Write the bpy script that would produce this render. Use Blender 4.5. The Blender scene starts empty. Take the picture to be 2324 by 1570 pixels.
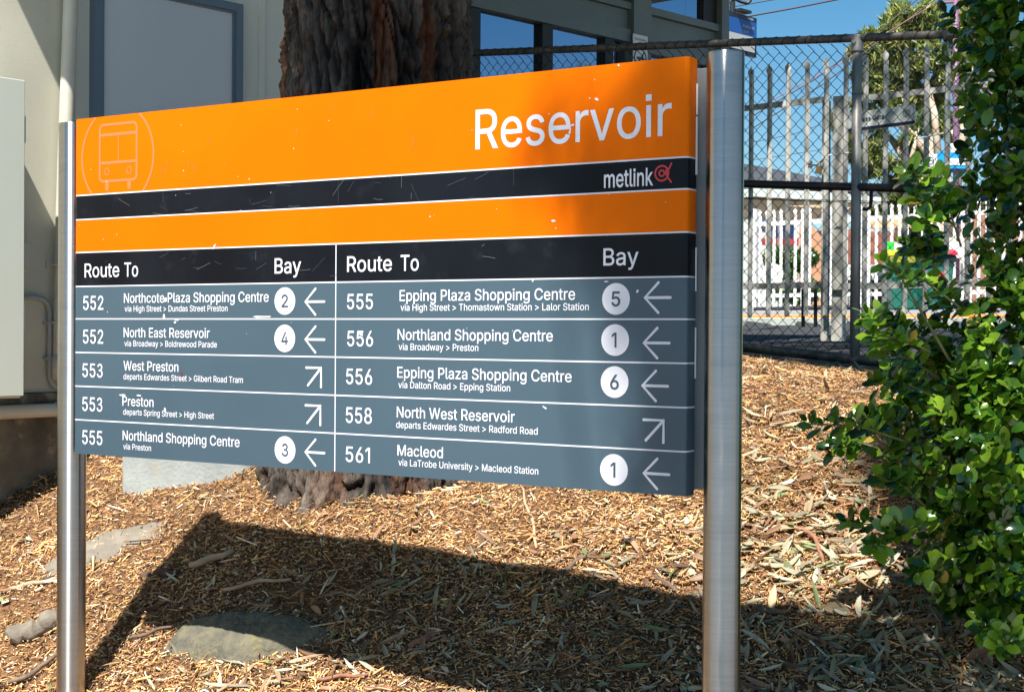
import bpy, math, random
import numpy as np
from mathutils import Vector, Matrix, Quaternion, noise
random.seed(7); RNG = np.random.default_rng(11)
SC = bpy.context.scene
COL = SC.collection
R = math.radians
EYE = 1.6                      # camera height above the footpath; z values written "rel" are relative to it

# ------------------------------------------------------------------ camera, world, sun, exposure
cam = bpy.data.cameras.new('camera'); cam_o = bpy.data.objects.new('camera', cam); COL.objects.link(cam_o)
SC.camera = cam_o
cam.sensor_width = 36.0; cam.lens = 36.0 * 3480 / 2323; cam.clip_start = .05; cam.clip_end = 2000
PITCH = 28 / 3480; ROLL = 0.0066
cam_o.location = (0, 0, EYE)
_cp, _sp, _c, _s = math.cos(PITCH), math.sin(PITCH), math.cos(ROLL), math.sin(ROLL)
def _dir(x, y):
    X = _c * x - _s * y; Y = _s * x + _c * y
    return Vector((X, _cp + _sp * Y, -_sp + _cp * Y))
_f = _dir(0, 0); _r = _dir(1, 0) - _f; _u = _dir(0, 1) - _f
cam_o.rotation_euler = Matrix((_r.normalized(), _u.normalized(), (-_f).normalized())).transposed().to_euler()
SUNV = Vector((.21, .60, -1.0))            # travel direction of sunlight
EL = math.atan2(1, math.hypot(.21, .60))
w = bpy.data.worlds.new('World'); SC.world = w; w.use_nodes = True
wn = w.node_tree; bg = wn.nodes['Background']
sky = wn.nodes.new('ShaderNodeTexSky'); sky.sky_type = 'NISHITA'; sky.sun_disc = False
sky.sun_elevation = EL; sky.sun_rotation = math.atan2(-.21, -.60)
sky.air_density = 1.0; sky.dust_density = 0.0; sky.ozone_density = 2.0; sky.altitude = 600
hs = wn.nodes.new('ShaderNodeHueSaturation'); hs.inputs['Saturation'].default_value = 1.35; hs.inputs['Hue'].default_value = .49
wn.links.new(sky.outputs[0], hs.inputs['Color']); wn.links.new(hs.outputs[0], bg.inputs[0]); bg.inputs[1].default_value = 0.054
sun = bpy.data.lights.new('sun', 'SUN'); sun.energy = 4.8; sun.angle = R(.53); sun.color = (1, .955, .89)
sun_o = bpy.data.objects.new('sun', sun); COL.objects.link(sun_o)
sun_o.rotation_euler = SUNV.to_track_quat('-Z', 'Y').to_euler(); sun_o.location = (-3, -8, 14)
SC.view_settings.view_transform = 'Standard'; SC.view_settings.look = 'None'
SC.view_settings.exposure = 1.13; SC.view_settings.gamma = 1
SC.render.engine = 'CYCLES'

# ------------------------------------------------------------------ helpers
def tag(o, label=None, cat=None, group=None, kind=None):
    if label: o['label'] = label
    if cat: o['category'] = cat
    if group: o['group'] = group
    if kind: o['kind'] = kind
    return o
def thing(name, loc, label, cat, group=None):
    o = bpy.data.objects.new(name, None); o.location = loc; COL.objects.link(o)
    o.empty_display_size = .2
    return tag(o, label, cat, group)
def at(px, py, Y):
    """point seen at (px,py) of the 2323 px wide picture, Y metres ahead"""
    d = _dir((px - 1161.5) / 3480, -(py - 785) / 3480); d = d / d.y
    return Vector((d.x * Y, Y, EYE + d.z * Y))
def off_of(parent):
    v = Vector((0, 0, 0))
    while parent is not None:
        v += parent.location; parent = parent.parent
    return v
def link(name, me, mats, parent=None, smooth=False):
    o = bpy.data.objects.new(name, me); COL.objects.link(o)
    if not isinstance(mats, (list, tuple)): mats = [mats]
    if len(me.materials) == 0:
        for m in mats: me.materials.append(m)
    if smooth:
        me.polygons.foreach_set('use_smooth', [True] * len(me.polygons))
    if parent is not None: o.parent = parent
    return o
class MB:
    def __init__(s): s.v = []; s.f = []; s.m = []
    def add(s, vs, fs, m=0):
        b = len(s.v); s.v += [tuple(v) for v in vs]; s.f += [tuple(i + b for i in f) for f in fs]; s.m += [m] * len(fs); return s
    def box(s, lo, hi, M=None, m=0):
        x0, y0, z0 = lo; x1, y1, z1 = hi
        vs = [Vector(p) for p in ((x0,y0,z0),(x1,y0,z0),(x1,y1,z0),(x0,y1,z0),(x0,y0,z1),(x1,y0,z1),(x1,y1,z1),(x0,y1,z1))]
        if M is not None: vs = [M @ p for p in vs]
        return s.add(vs, [(0,3,2,1),(4,5,6,7),(0,1,5,4),(1,2,6,5),(2,3,7,6),(3,0,4,7)], m)
    def obox(s, o, ax, ay, az, m=0):
        o, ax, ay, az = Vector(o), Vector(ax), Vector(ay), Vector(az)
        vs = [o, o+ax, o+ax+ay, o+ay, o+az, o+ax+az, o+ax+ay+az, o+ay+az]
        return s.add(vs, [(0,3,2,1),(4,5,6,7),(0,1,5,4),(1,2,6,5),(2,3,7,6),(3,0,4,7)], m)
    def tube(s, pts, r, n=8, cap=True, m=0):
        pts = [Vector(p) for p in pts]; rs = r if isinstance(r, (list, tuple)) else [r] * len(pts)
        base = len(s.v); up = Vector((0, 0, 1)); prev = None
        for i, p in enumerate(pts):
            t = (pts[min(i+1, len(pts)-1)] - pts[max(i-1, 0)])
            if t.length < 1e-9: t = Vector((0, 0, 1))
            t.normalize()
            if prev is None:
                a = t.cross(up)
                if a.length < .05: a = t.cross(Vector((1, 0, 0)))
            else:
                a = prev - t * prev.dot(t)
                if a.length < 1e-6: a = t.cross(up)
            a.normalize(); prev = a; b = t.cross(a)
            for k in range(n):
                an = 2 * math.pi * k / n
                s.v.append(tuple(p + (a * math.cos(an) + b * math.sin(an)) * rs[i]))
        for i in range(len(pts) - 1):
            for k in range(n):
                k2 = (k + 1) % n; q = base + i * n
                s.f.append((q + k, q + n + k, q + n + k2, q + k2)); s.m.append(m)
        if cap:
            s.f.append(tuple(base + k for k in range(n))); s.m.append(m)
            s.f.append(tuple(base + (len(pts)-1) * n + k for k in reversed(range(n)))); s.m.append(m)
        return s
    def prism(s, poly, o, ax, ay, az, m=0):
        """poly (a,b) in plane o+a*ax+b*ay extruded by vector az"""
        o, ax, ay, az = Vector(o), Vector(ax), Vector(ay), Vector(az); n = len(poly)
        vs = [o + ax * a + ay * b for a, b in poly] + [o + ax * a + ay * b + az for a, b in poly]
        fs = [tuple(reversed(range(n))), tuple(range(n, 2 * n))] + [(i, (i+1) % n, n + (i+1) % n, n + i) for i in range(n)]
        return s.add(vs, fs, m)
    def build(s, name, mats, parent=None, smooth=False, bevel=0, autosm=None):
        d = off_of(parent)
        me = bpy.data.meshes.new(name)
        me.from_pydata([(x - d.x, y - d.y, z - d.z) for x, y, z in s.v], [], s.f)
        me.polygons.foreach_set('material_index', s.m)
        me.update()
        o = link(name, me, mats, parent, smooth)
        if bevel:
            b = o.modifiers.new('bevel', 'BEVEL'); b.width = bevel; b.segments = 2; b.limit_method = 'ANGLE'
        return o
def mesh_np(name, V, F, mats, parent=None, smooth=False, colors=None, attr='tint'):
    """V (n,3) array, F (m,k) int array all of the same size k"""
    me = bpy.data.meshes.new(name); n = len(V); m, k = F.shape
    d = off_of(parent); V = V - np.array([d.x, d.y, d.z])
    me.vertices.add(n); me.vertices.foreach_set('co', V.astype(np.float32).ravel())
    me.loops.add(m * k); me.loops.foreach_set('vertex_index', F.astype(np.int32).ravel())
    me.polygons.add(m); me.polygons.foreach_set('loop_start', np.arange(0, m * k, k, dtype=np.int32))
    me.polygons.foreach_set('loop_total', np.full(m, k, dtype=np.int32))
    if colors is not None:
        a = me.attributes.new(attr, 'FLOAT_COLOR', 'POINT')
        c = np.ones((n, 4), np.float32); c[:, :colors.shape[1]] = colors
        a.data.foreach_set('color', c.ravel())
    me.update(); me.validate()
    return link(name, me, mats, parent, smooth)

# ------------------------------------------------------------------ materials
def mat(name, col, rough=.6, metal=0., col2=None, scale=8., bump=0., bscale=None, spec=.5, stretch=None, thresh=(.35, .65), detail=6, coat=0., attr=None, aniso=0., col3=None, scale3=2., th3=(.55,.7), sss=None):
    m = bpy.data.materials.new(name); m.use_nodes = True; nt = m.node_tree; N = nt.nodes; L = nt.links
    b = N['Principled BSDF']; b.inputs['Roughness'].default_value = rough; b.inputs['Metallic'].default_value = metal
    b.inputs['Specular IOR Level'].default_value = spec; b.inputs['Coat Weight'].default_value = coat; b.inputs['Coat Roughness'].default_value = .08
    tc = N.new('ShaderNodeTexCoord'); mp = N.new('ShaderNodeMapping'); L.new(tc.outputs['Object'], mp.inputs[0])
    if stretch: mp.inputs['Scale'].default_value = stretch
    out = None
    if attr:
        at_ = N.new('ShaderNodeAttribute'); at_.attribute_name = attr; out = at_.outputs['Color']
    if col2 is not None:
        nz = N.new('ShaderNodeTexNoise'); nz.inputs['Scale'].default_value = scale; nz.inputs['Detail'].default_value = detail
        L.new(mp.outputs[0], nz.inputs['Vector'])
        cr = N.new('ShaderNodeValToRGB'); cr.color_ramp.elements[0].position = thresh[0]; cr.color_ramp.elements[1].position = thresh[1]
        cr.color_ramp.elements[0].color = (*col, 1); cr.color_ramp.elements[1].color = (*col2, 1)
        L.new(nz.outputs['Fac'], cr.inputs[0])
        res = cr.outputs[0]
        if col3 is not None:
            n3 = N.new('ShaderNodeTexNoise'); n3.inputs['Scale'].default_value = scale3; n3.inputs['Detail'].default_value = 8
            n3.inputs['Roughness'].default_value = .65
            L.new(mp.outputs[0], n3.inputs['Vector'])
            c3 = N.new('ShaderNodeValToRGB'); c3.color_ramp.elements[0].position = th3[0]; c3.color_ramp.elements[1].position = th3[1]
            L.new(n3.outputs['Fac'], c3.inputs[0])
            mx = N.new('ShaderNodeMix'); mx.data_type = 'RGBA'; L.new(c3.outputs[0], mx.inputs[0]); L.new(res, mx.inputs[6]); mx.inputs[7].default_value = (*col3, 1)
            res = mx.outputs[2]
        if out is not None:
            mx = N.new('ShaderNodeMix'); mx.data_type = 'RGBA'; mx.blend_type = 'MULTIPLY'; mx.inputs[0].default_value = 1
            L.new(out, mx.inputs[6]); L.new(res, mx.inputs[7]); out = mx.outputs[2]
        else: out = res
    if out is not None: L.new(out, b.inputs['Base Color'])
    else: b.inputs['Base Color'].default_value = (*col, 1)
    if bump:
        nb = N.new('ShaderNodeTexNoise'); nb.inputs['Scale'].default_value = bscale or scale * 4; nb.inputs['Detail'].default_value = 8
        L.new(mp.outputs[0], nb.inputs['Vector'])
        bp = N.new('ShaderNodeBump'); bp.inputs['Strength'].default_value = 1; bp.inputs['Distance'].default_value = bump
        L.new(nb.outputs['Fac'], bp.inputs['Height']); L.new(bp.outputs[0], b.inputs['Normal'])
    if aniso:
        b.inputs['Anisotropic'].default_value = aniso; b.inputs['Anisotropic Rotation'].default_value = .25
        tg = N.new('ShaderNodeTangent'); tg.direction_type = 'RADIAL'; tg.axis = 'Z'; L.new(tg.outputs[0], b.inputs['Tangent'])
    return m
def leaf_mat(name, attr, rough=.35, trans=.35, spec=.5):
    m = bpy.data.materials.new(name); m.use_nodes = True; nt = m.node_tree; N = nt.nodes; L = nt.links
    b = N['Principled BSDF']; b.inputs['Roughness'].default_value = rough; b.inputs['Specular IOR Level'].default_value = spec
    if isinstance(attr, str):
        a = N.new('ShaderNodeAttribute'); a.attribute_name = attr; colr = a.outputs['Color']
    else:
        oi = N.new('ShaderNodeObjectInfo'); cr = N.new('ShaderNodeValToRGB'); cr.color_ramp.elements[0].color = (*attr[0], 1); cr.color_ramp.elements[1].color = (*attr[1], 1)
        L.new(oi.outputs['Random'], cr.inputs[0]); colr = cr.outputs[0]
    L.new(colr, b.inputs['Base Color'])
    t = N.new('ShaderNodeBsdfTranslucent'); ms = N.new('ShaderNodeMixShader'); ms.inputs[0].default_value = trans
    g = N.new('ShaderNodeMix'); g.data_type = 'RGBA'; g.blend_type = 'MULTIPLY'; g.inputs[0].default_value = 1
    L.new(colr, g.inputs[6]); g.inputs[7].default_value = (1.6, 2.0, .6, 1); L.new(g.outputs[2], t.inputs[0])
    L.new(b.outputs[0], ms.inputs[1]); L.new(t.outputs[0], ms.inputs[2]); L.new(ms.outputs[0], N['Material Output'].inputs[0])
    return m
M = {}
M['orange'] = mat('orange_enamel', (.80, .160, 0), .34, col2=(.77, .143, 0), scale=1.2, spec=.07, col3=(.74, .128, 0), scale3=1.7, th3=(.45, .8))
M['black'] = mat('black_enamel', (.004, .005, .008), .3, col2=(.008, .010, .015), scale=3, spec=.14, col3=(.016, .018, .025), scale3=9, th3=(.58, .75))
M['slate'] = mat('slate_enamel', (.052, .090, .120), .36, col2=(.058, .098, .130), scale=2, spec=.4)
M['white_print'] = mat('white_print', (.70, .71, .76), .45)
M['pale_pink'] = mat('faded_pink_print', (.66, .19, .06), .45)
M['red_print'] = mat('red_print', (.55, .03, .04), .45)
M['dark_print'] = mat('dark_print', (.05, .08, .11), .45)
M['chip'] = mat('bare_primer', (.75, .73, .74), .6)
M['scuff'] = mat('grey_scuff', (.075, .08, .095), .5)
M['rust'] = mat('rust_spot', (.12, .04, .025), .8)
M['steel'] = mat('brushed_steel', (.52, .485, .44), .33, 1., col2=(.56, .525, .48), scale=20, stretch=(.6, .6, 9), aniso=.93, bump=.00004, bscale=60, col3=(.42, .40, .375), scale3=1.2, th3=(.5, .75))
M['alu'] = mat('grey_bracket', (.15, .17, .175), .5, .2, col2=(.18, .20, .205), scale=5)
M['sealant'] = mat('sealant_strip', (.8, .8, .78), .6)
M['render'] = mat('cream_render', (.62, .60, .48), .85, col2=(.53, .515, .41), scale=1.6, bump=.0006, bscale=120, col3=(.36, .32, .23), scale3=2.2, th3=(.60, .80))
M['grey_render'] = mat('grey_green_panel', (.70, .74, .67), .8, col2=(.64, .68, .62), scale=2, bump=.0004, bscale=120)
M['plinth'] = mat('grimy_concrete', (.20, .17, .12), .95, col2=(.07, .065, .05), scale=5, bump=.006, bscale=30, col3=(.32, .27, .19), scale3=9, th3=(.52, .7))
M['pipe'] = mat('cream_pipe', (.62, .61, .53), .5, col2=(.52, .50, .41), scale=4)
M['conduit'] = mat('grey_conduit', (.36, .38, .37), .6)
M['cabinet'] = mat('pale_green_steel', (.60, .64, .555), .5, col2=(.575, .61, .535), scale=2, bump=.0004, bscale=200)
M['blue_frame'] = mat('blue_grey_frame', (.12, .18, .235), .45)
M['board'] = mat('grey_acrylic', (.60, .66, .69), .32, col2=(.55, .61, .645), scale=1)
M['beam'] = mat('grey_green_steel', (.16, .20, .19), .5, col2=(.14, .175, .17), scale=3)
M['dark'] = mat('dark_frame', (.012, .013, .013), .5)
M['glass'] = mat('tinted_glass', (.36, .42, .55), .03, 1.)
M['soffit'] = mat('cream_soffit', (.45, .42, .28), .7)
M['concrete'] = mat('blue_grey_concrete', (.36, .385, .365), .9, col2=(.27, .30, .30), scale=7, bump=.003, bscale=60, col3=(.36, .30, .21), scale3=4, th3=(.55,.7))
M['rock'] = mat('lichen_rock', (.16, .145, .095), .95, col2=(.09, .085, .065), scale=22, bump=.012, bscale=60, col3=(.21, .185, .07), scale3=9, th3=(.58, .7))
M['rock2'] = mat('grey_slab_rock', (.24, .21, .165), .95, col2=(.17, .15, .12), scale=14, bump=.008, bscale=60)
M['mulch'] = mat('mulch_soil', (.09, .042, .018), .95, col2=(.24, .125, .05), scale=60, bump=.012, bscale=110, thresh=(.4, .62), col3=(.03, .017, .01), scale3=35, th3=(.56, .66))
M['chips'] = mat('wood_chip', (1, 1, 1), .8, attr='tint')
M['litter'] = leaf_mat('dry_leaf', 'tint', .55, .12)
M['wood'] = mat('weathered_wood', (.20, .145, .10), .9, col2=(.10, .07, .05), scale=20, bump=.003, stretch=(1, 1, 1))
M['bark'] = mat('furrowed_bark', (.75, .75, .75), .92, col2=(1.3, 1.2, 1.1), scale=40, bump=.022, bscale=75, stretch=(1, 1, .3), attr='tint', spec=.3)
M['asphalt'] = mat('asphalt', (.022, .023, .025), .95, col2=(.034, .034, .034), scale=30, bump=.003)
M['path'] = mat('path_concrete', (.34, .32, .29), .9, col2=(.29, .275, .25), scale=12, bump=.002)
M['platform'] = mat('platform_paving', (.22, .215, .23), .9, col2=(.27, .26, .26), scale=12)
M['kerbpale'] = mat('pale_kerb', (.42, .45, .41), .85, col2=(.33, .36, .33), scale=6)
M['linewhite'] = mat('white_line', (.8, .8, .78), .7)
M['lineorange'] = mat('orange_tactile', (.85, .28, .03), .7)
M['pvc'] = mat('black_pvc_wire', (.012, .014, .012), .45)
M['rail'] = mat('weathered_galvanised', (.20, .185, .16), .5, .5, col2=(.09, .085, .078), scale=25, bump=.001, col3=(.20, .185, .16), scale3=18, th3=(.56, .7))
M['galv'] = mat('galvanised_post', (.42, .41, .38), .5, .45, col2=(.22, .21, .195), scale=18, stretch=(1, 1, .25))
M['blackpipe'] = mat('black_pipe', (.018, .018, .02), .35)
M['pale'] = mat('grey_palisade', (.52, .51, .45), .55, col2=(.44, .43, .39), scale=10, stretch=(1, 1, .3))
M['whitepale'] = mat('white_palisade', (.80, .80, .76), .5)
M['leafbush'] = leaf_mat('glossy_leaf', 'tint', .13, .24, .8)
M['leafbush2'] = leaf_mat('glossy_leaf_single', ((.055, .14, .010), (.24, .37, .026)), .13, .24, .8)
M['twig'] = mat('green_twig', (.16, .17, .06), .7)
M['gumleaf'] = leaf_mat('gum_leaf', 'tint', .4, .3)
M['gumbark'] = mat('pale_gum_bark', (.62, .52, .40), .8, col2=(.40, .30, .20), scale=3)
M['purple'] = mat('purple_pole', (.17, .085, .15), .5)
M['darkpole'] = mat('dark_steel_pole', (.02, .02, .022), .5)
M['blue'] = mat('station_blue', (.015, .10, .36), .4)
M['navy'] = mat('header_navy', (.015, .02, .045), .4)
M['signgrey'] = mat('sign_grey', (.50, .53, .50), .5)
M['white'] = mat('white_paint', (.78, .78, .75), .5)
M['brick'] = None
M['cable'] = mat('cable', (.02, .018, .02), .6)
M['redcable'] = mat('red_cable', (.25, .07, .06), .6)
M['padlock'] = mat('brass_padlock', (.22, .15, .07), .4, .7)

# ------------------------------------------------------------------ terrain
SB = Vector((.645, .764, 0)); SN = Vector((.764, -.645, 0))      # along the station wall / out of the wall
FS = Vector((.764, -.645, 0)); FQ = Vector((.645, .764, 0))      # along the wire fence / beyond it
F0 = (1.456, 9.4); W0 = Vector((-2.43, 7.3, 0))
PC = (-.606, .186, .385, -.039, -.056, -.066)
def Hrel(X, Y):
    X = np.asarray(X, float); Y = np.asarray(Y, float)
    x = np.clip(X, -4.5, 4.5) + .3; y = np.clip(Y, 2.0, 11) - 6.5
    hb = PC[0] + PC[1]*x + PC[2]*y + PC[3]*x*x + PC[4]*x*y + PC[5]*y*y
    hb = hb - .13 * np.exp(-((X + .12) ** 2 + (Y - 6.75) ** 2) / .16)
    q0 = (X - F0[0]) * FQ.x + (Y - F0[1]) * FQ.y; hb = hb - .03 * np.exp(-(q0 + .05) ** 2 / .16) - .125 * np.clip((q0 + 2.0) / 2.0, 0, 1) ** 1.5
    k = .12; hb = np.logaddexp(hb / k, -1.6 / k) * k
    q = (X - F0[0]) * FQ.x + (Y - F0[1]) * FQ.y
    pav = np.where(q < 10, -.22 + .036 * np.clip(q, 0, 10), np.minimum(.22 + (q - 10) * .040, .47))
    t = np.clip(q / .5, 0, 1); t = t * t * (3 - 2 * t)
    return hb * (1 - t) + pav * t
def H(X, Y): return Hrel(X, Y) + EYE
def Hf(x, y): return float(H(x, y))
def grid_obj(name, xs, ys, keep, m, rough=None):
    X, Y = np.meshgrid(xs, ys); Z = H(X, Y)
    if rough is not None: Z = Z + rough(X, Y)
    V = np.stack([X, Y, Z], -1).reshape(-1, 3); nx = len(xs); ny = len(ys)
    i, j = np.meshgrid(np.arange(nx - 1), np.arange(ny - 1)); a = (j * nx + i).ravel()
    F = np.stack([a, a + 1, a + nx + 1, a + nx], 1)
    c = V[F].mean(1); F = F[keep(c[:, 0], c[:, 1])]
    o = mesh_np(name, V, F, m, smooth=True); return tag(o, kind='structure')
def qf(x, y): return (x - F0[0]) * FQ.x + (y - F0[1]) * FQ.y
def lump(X, Y):
    return .010 * np.sin(X * 9 + 2 * np.sin(Y * 5)) * np.sin(Y * 8 + 1.3 * np.sin(X * 6)) + .006 * np.sin(X * 23 + Y * 17) * np.sin(Y * 21 - X * 11)
xs = np.unique(np.concatenate([np.linspace(-400, -6, 12), np.linspace(-6, 6, 301), np.linspace(6, 30, 33), np.linspace(30, 400, 12)]))
ys = np.unique(np.concatenate([np.linspace(-300, 0, 10), np.linspace(0, 12, 301), np.linspace(12, 40, 60), np.linspace(40, 600, 14)]))
nearm = lambda x, y: (y > 2.6) & (y < 12) & (abs(x) < 6)
grid_obj('mulch_bank', xs, ys, lambda x, y: nearm(x, y) & (qf(x, y) < .35), M['mulch'], lambda X, Y: lump(X, Y) * (np.abs(X) < 5.9) * (Y > 2.7) * (Y < 11.9))
grid_obj('station_pavement', xs, ys, lambda x, y: ~(nearm(x, y) & (qf(x, y) < .35)) & (qf(x, y) < 10.0) & (y >= 2.6), M['asphalt'])
grid_obj('footpath', xs, ys, lambda x, y: (y < 2.6), M['path'])
grid_obj('platform_paving', xs, ys, lambda x, y: (qf(x, y) >= 10.0) & (y >= 2.6), M['platform'])
# kerb, painted lines along the far edge (one straight run parallel to the wire fence)
def qpt(s, q, z): return Vector((F0[0], F0[1], EYE + z)) + FS * s + FQ * q
kb = MB(); kb.obox(qpt(-14, 9.9, -.1), FS * 32, FQ * .5, (0, 0, .33)); tag(kb.build('platform_kerb', M['kerbpale']), kind='structure')
kb = MB(); kb.obox(qpt(-14, 9.96, .23), FS * 32, FQ * .42, (0, 0, .006)); kb.build('white_edge_line', M['linewhite'])['kind'] = 'structure'
kb = MB(); kb.obox(qpt(-14, 10.6, .245), FS * 32, FQ * .75 + Vector((0, 0, .03)), (0, 0, .02)); kb.build('orange_tactile_strip', M['lineorange'])['kind'] = 'structure'

# ------------------------------------------------------------------ mulch chips and leaf litter (uncountable)
def pal(n, cols, wts, jit=.25):
    cols = np.array(cols); k = RNG.choice(len(cols), n, p=np.array(wts) / sum(wts))
    return cols[k] * (1 + jit * RNG.standard_normal((n, 1))).clip(.4, 1.8)
def scatter(n):
    """positions weighted to where the bank is seen"""
    out = []
    while len(out) < n:
        m = n * 3
        Y = RNG.uniform(3.6, 10.2, m); X = RNG.uniform(-.42, .42, m) * Y
        w_ = (5.0 / Y) ** 1.6 * 1.1
        pt_ = np.sin(X * 3.1 + 2 * np.sin(Y * 2.3)) * np.sin(Y * 3.7 + 1.5 * np.sin(X * 2.9)); ok = (RNG.random(m) < w_ * np.where(pt_ < -.55, .55, 1)) & (qf(X, Y) < -.32 + .12 * np.sin(X * 9)) & (((X - W0.x) * SN.x + (Y - W0.y) * SN.y) > .02)
        out += list(zip(X[ok], Y[ok]))
    a = np.array(out[:n]); return a[:, 0], a[:, 1]
def frames(X, Y, tilt):
    """per-item orthonormal frame lying on the terrain, with random heading and tilt"""
    e = .02; n = len(X)
    gx = (H(X + e, Y) - H(X - e, Y)) / (2 * e); gy = (H(X, Y + e) - H(X, Y - e)) / (2 * e)
    N_ = np.stack([-gx, -gy, np.ones(n)], 1) + RNG.standard_normal((n, 3)) * tilt
    N_ /= np.linalg.norm(N_, axis=1, keepdims=True)
    th = RNG.random(n) * 2 * np.pi; A = np.stack([np.cos(th), np.sin(th), np.zeros(n)], 1)
    A -= N_ * (A * N_).sum(1, keepdims=True); A /= np.linalg.norm(A, axis=1, keepdims=True)
    return A, np.cross(N_, A), N_
def chips(name, n, l, wd, th, cols, wts, tilt, XY=None, lift=0.):
    X, Y = XY if XY else scatter(n); n = len(X)
    A, B, Nn = frames(X, Y, tilt)
    L = RNG.lognormal(math.log(l), .5, n); Wd = RNG.lognormal(math.log(wd), .35, n); T = th * RNG.uniform(.6, 1.5, n)
    P = np.stack([X, Y, H(X, Y) + lump(X, Y) + .004 + lift + RNG.random(n) * .012], 1)
    tp = RNG.uniform(.3, 1, (n, 2))
    def pt(a, b, c): return P + A * (L * a)[:, None] + B * (Wd * b)[:, None] + Nn * (T * c)[:, None]
    bend = RNG.uniform(-.25, .25, n)
    o = np.ones(n)
    V = np.stack([pt(-.5*o, -.5*tp[:, 0], 0*o), pt(-.5*o, .5*tp[:, 0], 0*o), pt(-.5*o, bend, o),
                  pt(.5*o, -.5*tp[:, 1], 0*o), pt(.5*o, .5*tp[:, 1], 0*o), pt(.5*o, -bend, .8*o)], 1).reshape(-1, 3)
    base = (np.arange(n) * 6)[:, None]
    F = np.concatenate([base + np.array(q) for q in ((0, 2, 5, 3), (2, 1, 4, 5), (1, 0, 3, 4))], 0)
    lf = 1 + .24 * np.sin(X * 5 + 2.2 * np.sin(Y * 3.1)) * np.sin(Y * 4.3 + 1.7 * np.sin(X * 2.7)) + .10 * np.sin(X * 17 + 3 * np.sin(Y * 9)) * np.sin(Y * 15)
    c = np.repeat(pal(n, cols, wts) * lf[:, None], 6, axis=0)
    o_ = mesh_np(name, V, F, M['chips'], colors=c.clip(0, 1)); return tag(o_, kind='stuff')
CC = [(.64, .385, .145), (.54, .285, .10), (.72, .52, .28), (.31, .15, .062), (.085, .05, .033), (.44, .22, .09), (.76, .66, .48), (.46, .27, .17)]
tag(chips('wood_chip_mulch', 185000, .0145, .0056, .0032, CC, [4.5, 4, 3.6, 3, 2.4, 3.6, 1.5, 2.5], .48), 'fine orange and brown wood chip mulch covering the whole bank', 'wood chips')
tag(chips('long_wood_splinters', 4200, .042, .0080, .005, CC, [3, 3, 3, 3, 2, 3, 2, 2], .30, lift=.006), 'longer pale and brown splinters lying over the finer mulch', 'wood chips')
def leaves(name, XY, l, wd, cols, wts, tilt, lift=.012, label=None):
    X, Y = XY; n = len(X); A, B, Nn = frames(X, Y, tilt)
    L = RNG.lognormal(math.log(l), .28, n); Wd = RNG.lognormal(math.log(wd), .25, n)
    P = np.stack([X, Y, H(X, Y) + lump(X, Y) + lift + RNG.random(n) * .014], 1)
    sick = RNG.uniform(-.35, .35, n); curl = RNG.uniform(-.06, .22, n); fold = RNG.uniform(.1, .5, n)
    st = [(-.5, 0), (-.28, .36), (0, .5), (.26, .33), (.5, 0)]
    rows = []
    for t, wv in st:
        cx_ = L * t; cy = L * sick * (t * t - .08); cz = L * curl * (t * t * 2)
        for sg in (-1, 0, 1):
            b_ = cy + Wd * wv * sg; z_ = cz + abs(sg) * Wd * wv * fold
            rows.append(P + A * cx_[:, None] + B * b_[:, None] + Nn * z_[:, None])
    V = np.stack(rows, 1).reshape(-1, 3); base = (np.arange(n) * 15)[:, None]
    F = []
    for r in range(4):
        for k in range(2):
            a = r * 3 + k; F.append(base + np.array((a, a + 1, a + 4, a + 3)))
    F = np.concatenate(F, 0); c = np.repeat(pal(n, cols, wts, .18), 15, axis=0)
    o_ = mesh_np(name, V, F, M['litter'], colors=c.clip(0, 1), smooth=True)
    return tag(o_, label, 'fallen leaves', kind='stuff')
LC = [(.34, .315, .20), (.24, .215, .145), (.40, .29, .165), (.22, .125, .07), (.17, .22, .09), (.46, .42, .31), (.30, .16, .09), (.13, .075, .045)]
X, Y = scatter(1000); xb = RNG.uniform(-1.2, 1.2, 700); yb = RNG.uniform(4.3, 5.9, 700); X = np.concatenate([X, xb]); Y = np.concatenate([Y, yb])
leaves('fallen_gum_leaves', (X, Y), .085, .015, LC, [3, 3, 3, 3, 1, 2, 2, 2], .30, label='long narrow dry gum leaves scattered thinly over the mulch')
n = 2100
X = RNG.normal(1.55, .5, n); Y = RNG.normal(5.2, .75, n); ok = (X > .55) & (Y > 4.0)
leaves('dry_leaf_drift', (X[ok], Y[ok]), .095, .017, LC, [4, 4, 4, 2, .6, 4, 2, 2], .38, .016, label='thick drift of dry curled gum leaves right of the sign, under the bush')
n = 900; s_ = RNG.uniform(-.3, 4, n); q_ = RNG.normal(-.28, .16, n)
X = F0[0] + FS.x * s_ + FQ.x * q_; Y = F0[1] + FS.y * s_ + FQ.y * q_
leaves('leaf_line_at_fence', (X, Y), .12, .022, LC, [4, 4, 2, 2, 1, 4, 2, 2], .45, .016, label='pale leaves and bark strips gathered along the foot of the wire fence')

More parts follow.
